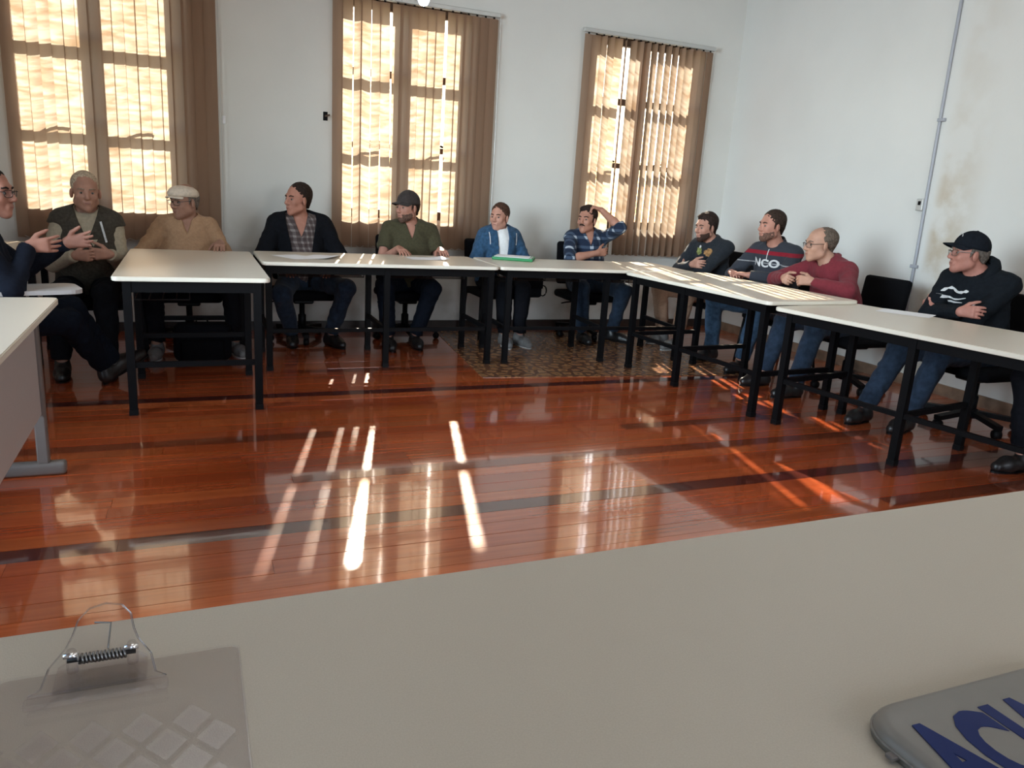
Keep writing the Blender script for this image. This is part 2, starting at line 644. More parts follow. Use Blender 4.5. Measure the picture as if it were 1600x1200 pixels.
floor_slab = struct('floor', MB().box(RX0, RX1, RY0, RY1, -0.20, -0.022), 'base_dark')
floor_slab.color = (0.1, 0.03, 0.01, 1)
plank_me = MB().box(-0.5, 0.5, -0.5, 0.5, -1.0, 0.0).mesh('plank')
plank_me.materials.append(M['floor'])
PW = 0.1
y = 0.35
row = 0
TONES = [(0.42, 0.084, 0.022), (0.38, 0.070, 0.018), (0.44, 0.096, 0.026), (0.34, 0.058, 0.015), (0.42, 0.088, 0.022), (0.39, 0.074, 0.020)]
DARK = (0.085, 0.017, 0.011)
rng = random.Random(11)
count = 0
while y < RY1 - 0.01:
    y1 = min(y + PW, RY1)
    x = RX0
    first = True
    while x < RX1 - 0.01:
        ln = rng.uniform(2.4, 4.2)
        if first:
            ln *= rng.uniform(0.35, 1.0)
            first = False
        x1 = min(x + ln, RX1)
        if RX1 - x1 < 0.9:
            x1 = RX1
        o = bpy.data.objects.new('plank', plank_me)
        o.parent = floor_slab
        o.location = ((x + x1) / 2, (y + y1) / 2, rng.uniform(-0.0006, 0.0))
        o.scale = (x1 - x - 0.0012, y1 - y - 0.0022, 0.0218)
        o.rotation_euler = (rng.uniform(-1, 1) * 0.0022, rng.uniform(-1, 1) * 0.0005, 0)
        c = list(rng.choice(TONES))
        k = rng.uniform(0.86, 1.12)
        if (abs(y - 2.75) < 0.01 and not (1.4 < (x + x1) / 2 < 2.2)) or (abs(y - 4.65) < 0.01 and x < 3) or (abs(y - 2.05) < 0.01 and x < -1.5):
            c, k = list(DARK), 1.0
        elif rng.random() < 0.07:
            c = [0.19, 0.040, 0.015]
        o.color = (c[0] * k, c[1] * k, c[2] * k, 1)
        COL.objects.link(o)
        count += 1
        x = x1
    y = y1
    row += 1
o = bpy.data.objects.new('plank', plank_me)
o.parent = floor_slab
o.location = ((RX0 + RX1) / 2, (RY0 + 0.35) / 2, -0.0005)
o.scale = (RX1 - RX0, 0.35 - RY0 - 0.002, 0.0212)
o.color = (0.21, 0.06, 0.02, 1)
COL.objects.link(o)

# back wall with three openings
wb = MB()
xs = [RX0 - WT] + [v for ab in OPEN for v in ab] + [RX1 + WT]
for i in range(0, len(xs), 2):
    wb.box(xs[i], xs[i + 1], WY, WY + WT, -0.2, RZ)
for a, b in OPEN:
    wb.box(a, b, WY, WY + WT, -0.2, OZ0)
    wb.box(a, b, WY, WY + WT, OZ1, RZ)
struct('wall_back', wb, 'wall_back')
struct('wall_right', MB().box(RX1, RX1 + WT, RY0, WY, -0.2, RZ), 'wall_right')
LW = (0.6, 3.2)  # unseen opening added for the left fill light
wl = MB().box(RX0 - WT, RX0, RY0, LW[0], -0.2, RZ).box(RX0 - WT, RX0, LW[1], WY, -0.2, RZ)
wl.box(RX0 - WT, RX0, LW[0], LW[1], -0.2, 0.95).box(RX0 - WT, RX0, LW[0], LW[1], 2.85, RZ)
struct('wall_left', wl, 'wall')
FW = [(-1.2, 0.4), (1.8, 3.4)]  # unseen openings added for the fill lights behind the camera
wf = MB()
xs = [RX0 - WT] + [v for ab in FW for v in ab] + [RX1 + WT]
for i in range(0, len(xs), 2):
    wf.box(xs[i], xs[i + 1], RY0 - WT, RY0, -0.2, RZ)
for a, b in FW:
    wf.box(a, b, RY0 - WT, RY0, -0.2, 0.95)
    wf.box(a, b, RY0 - WT, RY0, 2.85, RZ)
struct('wall_front', wf, 'wall')
struct('ceiling', MB().box(RX0 - WT, RX1 + WT, RY0 - WT, WY + WT, RZ, RZ + 0.2), 'ceiling')
struct('baseboard_back', MB().box(RX0, RX1, WY - 0.018, WY, 0.0, 0.075), 'base_dark')
struct('baseboard_right', MB().box(RX1 - 0.018, RX1, RY0, WY - 0.018, 0.0, 0.085), 'base_tan')
struct('ground', MB().box(-60, 60, WY + 0.4, 120, -3.6, -3.4), 'ground')

# sashes
for wi, (a, b) in enumerate(OPEN):
    root = bpy.data.objects.new('window_%d' % (wi + 1), None)
    root['kind'] = 'structure'
    root['label'] = 'wooden casement window with six wavy panes behind %s blind' % ('the left', 'the middle', 'the right')[wi]
    root.location = ((a + b) / 2, GY, OZ0)
    COL.objects.link(root)
    w = b - a
    hw = w / 2
    H = OZ1 - OZ0
    st = 0.045
    fr = MB()
    fr.box(-hw, -hw + st, -0.03, 0.03, 0, H).box(hw - st, hw, -0.03, 0.03, 0, H)
    fr.box(-hw + st, hw - st, -0.03, 0.03, 0, 0.075).box(-hw + st, hw - st, -0.03, 0.03, H - 0.08, H)
    part('window_frame', fr, 'wood', root)
    part('mullion', MB().box(-0.065, 0.065, -0.035, 0.035, 0.075, H - 0.08), 'wood', root)
    bars = (1.60 - OZ0, 2.20 - OZ0)
    cz = [0.075, bars[0] - 0.025, bars[0] + 0.025, bars[1] - 0.03, bars[1] + 0.03, H - 0.08]
    for sx in (-1, 1):
        x0, x1 = (-hw + st, -0.065) if sx < 0 else (0.065, hw - st)
        for z0, z1 in ((cz[1], cz[2]), (cz[3], cz[4])):
            part('sash_bar', MB().box(x0, x1, -0.025, 0.025, z0, z1), 'wood', root)
        for k in range(3):
            part('pane', MB().box(x0, x1, -0.003, 0.003, cz[2 * k], cz[2 * k + 1]), 'pane', root)
        xm = (x0 + x1) / 2
        part('latch_handle', MB().tube([(xm - 0.09, -0.035, bars[0] + 0.01), (xm - 0.03, -0.045, bars[0] + 0.035), (xm + 0.05, -0.045, bars[0] + 0.045), (xm + 0.09, -0.045, bars[0] + 0.035)], 0.011, 6), 'black_metal', root)
for wi, (a, b) in enumerate(FW + [LW]):  # frames of the added windows, all out of view
    root = bpy.data.objects.new('window_%d' % (wi + 4), None)
    root['kind'] = 'structure'
    root.location = ((a + b) / 2, RY0 - 0.2, 0.95) if wi < 2 else (RX0 - 0.2, (a + b) / 2, 0.95)
    root.rotation_euler = (0, 0, 0 if wi < 2 else PI / 2)
    COL.objects.link(root)
    hw = (b - a) / 2
    fr = MB().box(-hw, -hw + 0.05, -0.03, 0.03, 0, 1.9).box(hw - 0.05, hw, -0.03, 0.03, 0, 1.9).box(-0.05, 0.05, -0.03, 0.03, 0.05, 1.85)
    fr.box(-hw + 0.05, hw - 0.05, -0.03, 0.03, 0, 0.05).box(-hw + 0.05, hw - 0.05, -0.03, 0.03, 1.85, 1.9)
    part('window_frame', fr, 'wood', root)

# ------------------------------------------------------------------ vertical blinds
SLAT_Y = WY - 0.062
BTOP, BBOT = 2.725, 0.735
P = 0.0795


def slat_mesh(w=0.089, dxt=0.0, dxb=0.0, n=4):
    vs, fs = [], []
    for iz, (z, dx) in enumerate(((BTOP, dxt), (BBOT, dxb))):
        for i in range(n + 1):
            u = (i / n - 0.5) * w
            vs.append((u + dx, -0.006 * (1 - (2 * i / n - 1) ** 2), z))
    for i in range(n):
        fs.append((i, i + 1, n + 1 + i + 1, n + 1 + i))
    me = bpy.data.meshes.new('slat')
    me.from_pydata(vs, [], fs)
    me.materials.append(M['slat'])
    me.shade_smooth()
    return me


SLAT = slat_mesh()
SLAT_W = MB().rbox(-0.040, 0.040, -0.0035, 0.0035, BBOT + 0.004, BBOT + 0.034, 0.002, 1).mesh('bottom_weight')
SLAT_W.materials.append(M['slat'])
HOOK = MB().box(-0.008, 0.008, -0.004, 0.004, BTOP - 0.004, BTOP + 0.016).mesh('carrier_hook')
HOOK.materials.append(M['chair_plastic'])


def blind(label, x0, x1, tweak):
    cx = (x0 + x1) / 2
    root = thing('vertical_blind', label, 'blind', (cx, SLAT_Y, 0), group='vertical blinds on the window wall')
    hw = (x1 - x0) / 2
    part('head_rail', MB().rbox(-hw - 0.01, hw + 0.01, -0.02, 0.025, BTOP + 0.015, BTOP + 0.050, 0.004, 1), 'rail', root)
    n = 18
    p = (x1 - x0 - 0.089) / (n - 1)
    rb = random.Random(int(x0 * 100) + 900)
    ch = MB()
    for i in range(n):
        t = tweak.get(i, {})
        ang = math.radians(t.get('a', rb.uniform(6, 13)))
        me = SLAT
        if 'top' in t or 'bot' in t:
            me = slat_mesh(dxt=t.get('top', 0), dxb=t.get('bot', 0))
        o = link('slat', me, None, root)
        xx = -hw + 0.0445 + i * p + t.get('dx', rb.uniform(-0.002, 0.002))
        o.location = (xx, 0, 0)
        o.rotation_euler = (0, 0, ang)
        g = link('bottom_weight', SLAT_W, None, o)
        g.location = (t.get('bot', 0) * 0.98, 0.006, 0)
        g = link('carrier_hook', HOOK, None, o)
        g.location = (t.get('top', 0), 0, 0)
        if i:
            ch.tube([(px, -0.006, BBOT + 0.012), ((px + xx) / 2, -0.012, BBOT - 0.004), (xx, -0.006, BBOT + 0.012)], 0.0022, 4)
        px = xx
    part('bead_chain', ch, 'rail', root)
    part('pull_cord', MB().tube([(hw + 0.012, -0.012, BTOP + 0.01), (hw + 0.016, -0.014, 1.6), (hw + 0.013, -0.012, 0.78)], 0.003, 6), 'rail', root)
    return root


blind('closed brown vertical blind on the left window behind the man in the vest', *WIN[0], {
    2: dict(a=24, dx=-0.004), 3: dict(a=26)})
blind('brown vertical blind on the middle window behind the man in the olive polo shirt', *WIN[1], {
    1: dict(a=-14), 2: dict(a=30, dx=0.006), 3: dict(a=-30, dx=-0.008), 4: dict(a=18), 5: dict(a=8, top=-0.016, bot=0.022, dx=0.002), 6: dict(a=9, dx=0.016),
    10: dict(a=12, top=0.0, bot=-0.012), 11: dict(a=10, dx=-0.008, bot=-0.012), 12: dict(a=9, dx=0.018), 13: dict(a=9, dx=0.012)})
blind('brown vertical blind with open slats on the right window near the corner', *WIN[2], {
    1: dict(a=-8), 2: dict(a=-66), 3: dict(a=-68), 4: dict(a=-20, dx=-0.004), 5: dict(a=72), 6: dict(a=-76, dx=0.006),
    7: dict(a=-68), 8: dict(a=-76), 9: dict(a=-82), 10: dict(a=-83), 11: dict(a=-82), 12: dict(a=-82), 13: dict(a=-80), 14: dict(a=-72), 15: dict(a=-40)})

# ------------------------------------------------------------------ wall fittings, lamps
cd = thing('conduit', 'thin grey conduit running down the right wall behind the man in the black cap', 'conduit', (RX1 - 0.014, 4.36, 0))
part('pipe', MB().tube([(0, 0.03, RZ), (0, 0.02, 2.4), (0, 0.0, 1.0), (0, 0.0, 0.09)], 0.012, 10), 'conduit', cd, True)
for z in (2.9, 2.0, 0.92):
    part('pipe_clip', MB().rbox(-0.016, 0.0135, -0.03, 0.03, z - 0.012, z + 0.012, 0.003, 1), 'conduit', cd)
sb = thing('switch_box', 'small pale switch box mounted on the grey wall conduit', 'switch', (RX1 - 0.002, 4.40, 1.385))
part('housing', MB().rbox(-0.035, 0, -0.03, 0.03, -0.045, 0.045, 0.006, 2), 'rail', sb)
part('rocker', MB().rbox(-0.041, -0.03, -0.012, 0.012, -0.004, 0.026, 0.003, 1), 'chair_plastic', sb, label='dark rocker switch')
hk = thing('wall_hook', 'small white hook on the wall right of the left blind', 'hook', (0.29, WY, 1.70))
part('plate', MB().rbox(-0.012, 0.012, -0.006, 0, -0.03, 0.03, 0.002, 1), 'paper', hk)
part('hook', MB().tube([(0, -0.004, 0.01), (0, -0.03, 0.005), (0, -0.035, 0.025)], 0.004, 6), 'paper', hk)
hk = thing('shutter_holder', 'dark metal shutter holder on the wall left of the middle blind', 'hook', (1.085, WY, 1.80))
part('plate', MB().rbox(-0.018, 0.018, -0.008, 0, -0.035, 0.035, 0.002, 1), 'black_metal', hk)
part('lever', MB().tube([(0.0, -0.008, 0.0), (0.0, -0.045, 0.0), (0.03, -0.05, 0.01)], 0.008, 6), 'wood', hk)

M['lamp'] = bpy.data.materials.new('lit_bulb')
M['lamp'].use_nodes = True
_b = M['lamp'].node_tree.nodes['Principled BSDF']
_b.inputs['Emission Color'].default_value = (0.93, 1.0, 1.0, 1)
_b.inputs['Emission Strength'].default_value = 14.0
pl = thing('pendant_lamp', 'lit white bulb hanging in front of the middle blind top', 'lamp', (1.385, 5.0, 2.362))
part('bulb', MB().lathe([(0.004, 0.0), (0.022, 0.006), (0.033, 0.024), (0.036, 0.045), (0.03, 0.07), (0.018, 0.09)], 20), 'lamp', pl, True)
part('socket', MB().lathe([(0.019, 0.088), (0.022, 0.095), (0.022, 0.14), (0.008, 0.155)], 16), 'paper', pl, True)
part('cord', MB().tube([(0, 0, 0.15), (0, 0, RZ - 2.362)], 0.004, 6), 'paper', pl)
for i, (lx, ly) in enumerate(ADDED_LAMPS):  # fixtures out of view, added to hold the ceiling fill
    t = thing('ceiling_lamp', ('white tube luminaire on the ceiling ' + ('above the front table at left', 'above the front table at right', 'over the left of the open floor', 'over the right tables')[i]), 'lamp', (lx, ly, RZ), group='ceiling luminaires')
    part('housing', MB().rbox(-0.62, 0.62, -0.09, 0.09, -0.06, 0, 0.008, 1), 'ceiling', t)
    for sy in (-0.04, 0.04):
        part('tube', MB().tube([(-0.58, sy, -0.08), (0.58, sy, -0.08)], 0.013, 8), 'lamp', t, True)

# ------------------------------------------------------------------ linoleum mat
rg = part('floor_mat', MB().prism(rounded_rect(-1.05, 1.05, -0.95, 0.80, 0.02), 0.0005, 0.004), 'rug', None, loc=(3.02, 5.78, 0))
tag(rg, 'tan and brown patterned linoleum mat under the far right tables', 'mat')
rg.rotation_euler = (0, 0, -0.10)


# ------------------------------------------------------------------ tables
def table(label, corner, ang, L, W, top='top', legs=(0.04, 0.84, 1.63), legrows=(0.09, -0.05), rails=('front', 'cross'), rack=True, name='meeting_table', H=0.75, r=0.035):
    """corner = seen-front left corner; local x along the length, y to the back"""
    root = thing(name, label, 'table', (corner[0], corner[1], 0), ang, group='white topped meeting tables')
    o = part('tabletop', MB().prism(rounded_rect(0, L, 0, W, r), H - 0.024, H), top, root)
    part('edge_band', MB().prism(rounded_rect(-0.003, L + 0.003, -0.003, W + 0.003, r), H - 0.020, H - 0.004), 'edge', root)
    ya, yb = legrows[0], W + legrows[1]
    ap = MB()
    x0, x1 = legs[0], min(legs[-1], L - 0.04)
    ap.box(x0 - 0.015, x1 + 0.015, ya - 0.015, ya + 0.015, H - 0.085, H - 0.024)
    ap.box(x0 - 0.015, x1 + 0.015, yb - 0.015, yb + 0.015, H - 0.085, H - 0.024)
    for x in legs:
        ap.box(x - 0.015, x + 0.015, ya + 0.015, yb - 0.015, H - 0.085, H - 0.024)
    part('apron', ap, 'black_metal', root)
    for x in legs:
        for yy in (ya, yb):
            part('leg', MB().box(x - 0.02, x + 0.02, yy - 0.02, yy + 0.02, 0.012, H - 0.024), 'black_metal', root)
            part('leg_cap', MB().box(x - 0.022, x + 0.022, yy - 0.022, yy + 0.022, 0.0, 0.03), 'chair_plastic', root)
        if 'cross' in rails:
            part('foot_rail', MB().box(x - 0.012, x + 0.012, ya + 0.02, yb - 0.02, 0.26, 0.29), 'black_metal', root)
    if 'front' in rails:
        part('foot_rail', MB().box(x0 + 0.02, x1 - 0.02, ya - 0.012, ya + 0.012, 0.262, 0.288), 'black_metal', root)
    if rack:
        for a, b in zip(legs[:-1], legs[1:]):
            wr = MB()
            a2, b2 = a + 0.10, b - 0.10
            y2, y1 = yb - 0.03, yb - 0.30
            for k in range(5):
                yy = y1 + (y2 - y1) * k / 4
                wr.tube([(a2, yy, H - 0.14), (b2, yy, H - 0.14)], 0.003, 4)
            for x in (a2, (a2 + b2) / 2, b2):
                wr.tube([(x, y1, H - 0.03), (x, y1, H - 0.14), (x, y2, H - 0.14), (x, y2, H - 0.03)], 0.0035, 4)
            part('wire_rack', wr, 'wire', root)
    return root


T1L = 1.545
t1 = table('cream topped table standing end-on at left in front of the man in the flat cap', (0.40, 4.385), PI / 2, T1L, 0.775, legs=(0.045, 0.86, 1.49), legrows=(0.065, -0.065), rails=('cross',))
t2 = table('cream table along the window wall before the dark jacket and olive polo men', (0.433, 5.262), 0.0, 1.66, 0.75, legs=(0.045, 0.845, 1.63))
t3 = table('cream topped table holding the green folder in front of the woman in denim', (2.105, 5.268), -0.045, 1.66, 0.72, legs=(0.10, 0.92, 1.61))
t4 = table('sunlit cream table on the right in front of the man in the dark crew sweatshirt', (3.078, 5.130), -PI / 2 + 0.075, 1.50, 0.775, legs=(0.05, 0.63, 1.405), legrows=(0.075, -0.055))
t5 = table('cream table at far right in front of the man in the black cap', (3.214, 3.612), -PI / 2 + 0.166, 1.64, 0.785, legs=(0.065, 0.84, 1.58), legrows=(0.085, -0.05), H=0.7245)
t0 = table('pale table mostly hidden behind the speaker in the navy jacket', (-2.45, 5.62), 0.0, 1.56, 0.62, legs=(0.05, 0.80, 1.51), rack=False, r=0.02)
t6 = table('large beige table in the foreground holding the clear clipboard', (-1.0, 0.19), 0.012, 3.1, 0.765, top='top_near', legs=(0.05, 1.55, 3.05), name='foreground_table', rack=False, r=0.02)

# teacher's desk at left
dk = thing('teacher_desk', 'pale desk with a grey side panel and steel foot at left edge', 'desk', (-0.515, 3.64, 0))
dtop = part('desktop', MB().prism(rounded_rect(-0.60, 0.0, -1.52, 0.02, 0.03), 0.724, 0.75), 'top', dk)
part('edge_band', MB().prism(rounded_rect(-0.603, 0.003, -1.523, 0.023, 0.032), 0.727, 0.746), 'edge', dk)
part('modesty_panel', MB().rbox(-0.10, -0.082, -1.44, -0.07, 0.27, 0.724, 0.003, 1), 'grey_panel', dk)
for yy in (-0.045, -1.465):
    lg = part('leg', MB().rbox(-0.115, -0.07, yy - 0.022, yy + 0.022, 0.05, 0.724, 0.006, 1), 'grey_steel', dk)
    part('foot', MB().rbox(-0.55, -0.01, yy - 0.03, yy + 0.03, 0.0, 0.055, 0.014, 3), 'grey_steel', dk, True)
    part('top_rail', MB().box(-0.52, -0.08, yy - 0.015, yy + 0.015, 0.69, 0.724), 'grey_steel', dk)

# ------------------------------------------------------------------ things on the tables
def sheet(label, x, y, z, w, h, rz, curl=0.0, group=None):
    n = 8
    vs, fs = [], []
    for j in range(n + 1):
        for i in range(n + 1):
            u, v = i / n - 0.5, j / n - 0.5
            zz = curl * max(0, u) ** 2 * 4 + 0.0006
            vs.append((u * w, v * h, zz))
    for j in range(n):
        for i in range(n):
            a = j * (n + 1) + i
            fs.append((a, a + 1, a + n + 2, a + n + 1))
    mb = MB()
    mb.v, mb.f = vs, fs
    me = mb.mesh('paper_sheet')
    o = link('paper_sheet', me, M['paper'], None, True, (x, y, z))
    o.rotation_euler = (0, 0, rz)
    tag(o, label, 'paper', group)
    return o


sheet('white paper sheet lying before the man in the dark jacket, left of two', 0.69, 5.62, 0.7505, 0.21, 0.297, 0.5)
sheet('curled white paper sheet before the man in the dark jacket, right of two', 0.87, 5.65, 0.7515, 0.21, 0.297, -0.5, 0.012)
sheet('white paper sheets under the hands of the man in the olive polo', 1.68, 5.74, 0.7505, 0.30, 0.21, 0.05, 0.012)
sheet('white paper sheet before the man in the black cap', 4.00, 3.36, 0.7250, 0.21, 0.297, 0.5)
gf = thing('folder', 'green plastic folder lying on the table before the woman in denim', 'folder', (2.45, 5.86, 0.75), -0.5)
part('cover', MB().rbox(-0.165, 0.165, -0.125, 0.125, 0.0, 0.024, 0.006, 2), 'green', gf)
part('page', MB().box(-0.150, 0.150, -0.108, 0.112, 0.024, 0.027), 'paper', gf, label='white page on top')
part('elastic_band', MB().box(0.135, 0.143, -0.1255, 0.1255, 0.0272, 0.0285), 'green', gf)

# clear clipboard
cb = thing('clipboard', 'clear acrylic clipboard with a big spring clip on the foreground table', 'clipboard', (-0.085, 0.869, 0.7505))
part('board', MB().prism(rounded_rect(-0.125, 0.121, -0.345, 0.0, 0.012), 0.0, 0.003), 'acrylic', cb)
rl = MB()
for j in range(7):
    for i in range(6):
        cx, cy = -0.115 + 0.046 * i + (0.023 if j % 2 else 0), -0.125 - 0.032 * j
        if cx > 0.095:
            continue
        rl.prism([(cx - 0.019, cy), (cx, cy - 0.024), (cx + 0.019, cy), (cx, cy + 0.024)], 0.0031, 0.0036)
o = part('diamond_relief', rl, 'acrylic_relief', cb)
o['kind'] = 'stuff'
ev = MB().tube([(0.121, -0.34, 0.0015), (0.121, -0.004, 0.0015)], 0.0014, 6)
part('polished_edge', ev, 'acrylic_relief', cb)
jaw = []
for k in range(13):
    t = k / 12
    jaw.append((-0.056 + 0.112 * t, -0.060))
cx0 = -0.022
clip_out = [(-0.066, -0.062), (0.066, -0.062), (0.066, -0.052), (0.055, -0.045), (0.050, -0.02), (0.036, 0.004), (0.031, 0.020), (0.027, 0.042), (0.017, 0.057), (0.0, 0.062), (-0.017, 0.057), (-0.027, 0.042), (-0.031, 0.020), (-0.036, 0.004), (-0.050, -0.02), (-0.055, -0.045), (-0.066, -0.052)]


def tilted(outline, th, ang, piv, z0):
    mb = MB().prism(outline, 0, th)
    m = Matrix.Translation((cx0, piv, z0)) @ Matrix.Rotation(ang, 4, 'X') @ Matrix.Translation((0, -piv, 0))
    return mb.xf(m)


lev = part('clip_lever', tilted(clip_out, 0.003, 0.34, -0.010, 0.022), 'acrylic', cb)
rim = MB().tube([(x, y, 0.0015) for x, y in clip_out[2:]], 0.0011, 6, True).xf(Matrix.Translation((cx0, -0.010, 0.022)) @ Matrix.Rotation(0.34, 4, 'X') @ Matrix.Translation((0, 0.010, 0)))
part('polished_rim', rim, 'acrylic_rim', lev)
part('clip_base', tilted([(-0.045, -0.045), (0.045, -0.045), (0.045, 0.0), (0.033, 0.012), (-0.033, 0.012), (-0.045, 0.0)], 0.003, 0.02, -0.01, 0.004), 'acrylic', cb)
part('clip_jaw', MB().rbox(cx0 - 0.068, cx0 + 0.068, -0.070, -0.056, 0.004, 0.013, 0.003, 2), 'acrylic_relief', cb)
for sx in (-0.030, 0.030):
    part('hinge_post', MB().lathe([(0.0055, 0.0035), (0.006, 0.006), (0.006, 0.026), (0.0045, 0.030)], 12, (cx0 + sx, -0.006, 0)), 'acrylic_relief', cb, True)
    part('hinge_pin', MB().tube([(cx0 + sx - 0.007, -0.012, 0.027), (cx0 + sx + 0.007, -0.012, 0.027)], 0.003, 8), 'chrome', cb, True)
coil = []
for k in range(90):
    a = k * 0.9
    coil.append((cx0 - 0.024 + 0.048 * k / 89, -0.010 + 0.005 * math.cos(a), 0.020 + 0.005 * math.sin(a)))
part('spring', MB().tube(coil, 0.0016, 5), 'steel_wire', cb, True)
part('spring_arm', MB().tube([(cx0 + 0.006, -0.006, 0.026), (cx0 + 0.007, 0.028, 0.038), (cx0 - 0.010, 0.031, 0.039)], 0.0010, 6), 'steel_wire', cb, True)
part('axle', MB().tube([(cx0 - 0.034, -0.010, 0.020), (cx0 + 0.034, -0.010, 0.020)], 0.0028, 8), 'shoe', cb, True)

# padded grey case with blue lettering
M['case'] = mat('grey_vinyl', (0.185, 0.172, 0.152), 0.42, noise=0.04, nscale=30, bump=0.15, bscale=60, spec=0.5)
M['foil'] = mat('dark_blue_foil', (0.012, 0.030, 0.15), 0.2, metal=0.6)
cs = thing('document_case', 'grey vinyl case with blue foil letters at the foreground right corner', 'case', (0.658, 0.522, 0.7505))
mb = MB()
N = 30
out = rounded_rect(0.0, 0.36, -0.26, 0.0, 0.045, 8)
cxm, cym = 0.18, -0.13
rings = [(1.0, 0.0075), (0.985, 0.015), (0.955, 0.0195), (0.90, 0.0215), (0.6, 0.0225)]
vs, fs = [], []
no = len(out)
for (px, py) in out:
    vs.append((px, py, 0.0))
for sc, z in rings:
    for (px, py) in out:
        dx, dy = px - cxm, py - cym
        inset = (1 - sc) * 0.16
        l = math.hypot(dx, dy)
        vs.append((px - dx / l * inset, py - dy / l * inset, z))
for r_ in range(len(rings)):
    for i in range(no):
        j = (i + 1) % no
        fs.append((r_ * no + i, r_ * no + j, (r_ + 1) * no + j, (r_ + 1) * no + i))
fs.append(tuple(range(no))[::-1])
fs.append(tuple(len(rings) * no + i for i in range(no)))
mb.add(vs, fs)
part('cover', mb, 'case', cs, True)
part('welt_seam', MB().tube([(p[0], p[1], 0.0075) for p in out], 0.0018, 6, True), 'case', cs, True)
part('zip_pull', MB().rbox(-0.010, 0.004, -0.062, -0.052, 0.003, 0.008, 0.001, 1), 'grey_steel', cs)


def text_mesh(body, size, bold=0.0, xs=1.0, extr=0.0):
    cu = bpy.data.curves.new('text', 'FONT')
    cu.body = body
    cu.size = size
    cu.offset = bold
    cu.extrude = extr
    cu.resolution_u = 4
    o = bpy.data.objects.new('text', cu)
    COL.objects.link(o)
    dg = bpy.context.evaluated_depsgraph_get()
    me = bpy.data.meshes.new_from_object(o.evaluated_get(dg))
    COL.objects.unlink(o)
    bpy.data.objects.remove(o)
    for v in me.vertices:
        v.co.x *= xs
    return me


tm = text_mesh('ACIA', 0.146, 0.0066, 0.60, 0.0007)
tm.materials.append(M['foil'])
to = link('lettering', tm, None, cs)
to.location = (0.012, -0.150, 0.0226)
to['label'] = 'blue foil letters reading ACIA'

# ------------------------------------------------------------------ implicit-surface modelling for people
UP = np.array([0.0, 0.0, 1.0])


def V(*a):
    return np.array(a, float)


def unit(a):
    return a / (np.linalg.norm(a) + 1e-12)


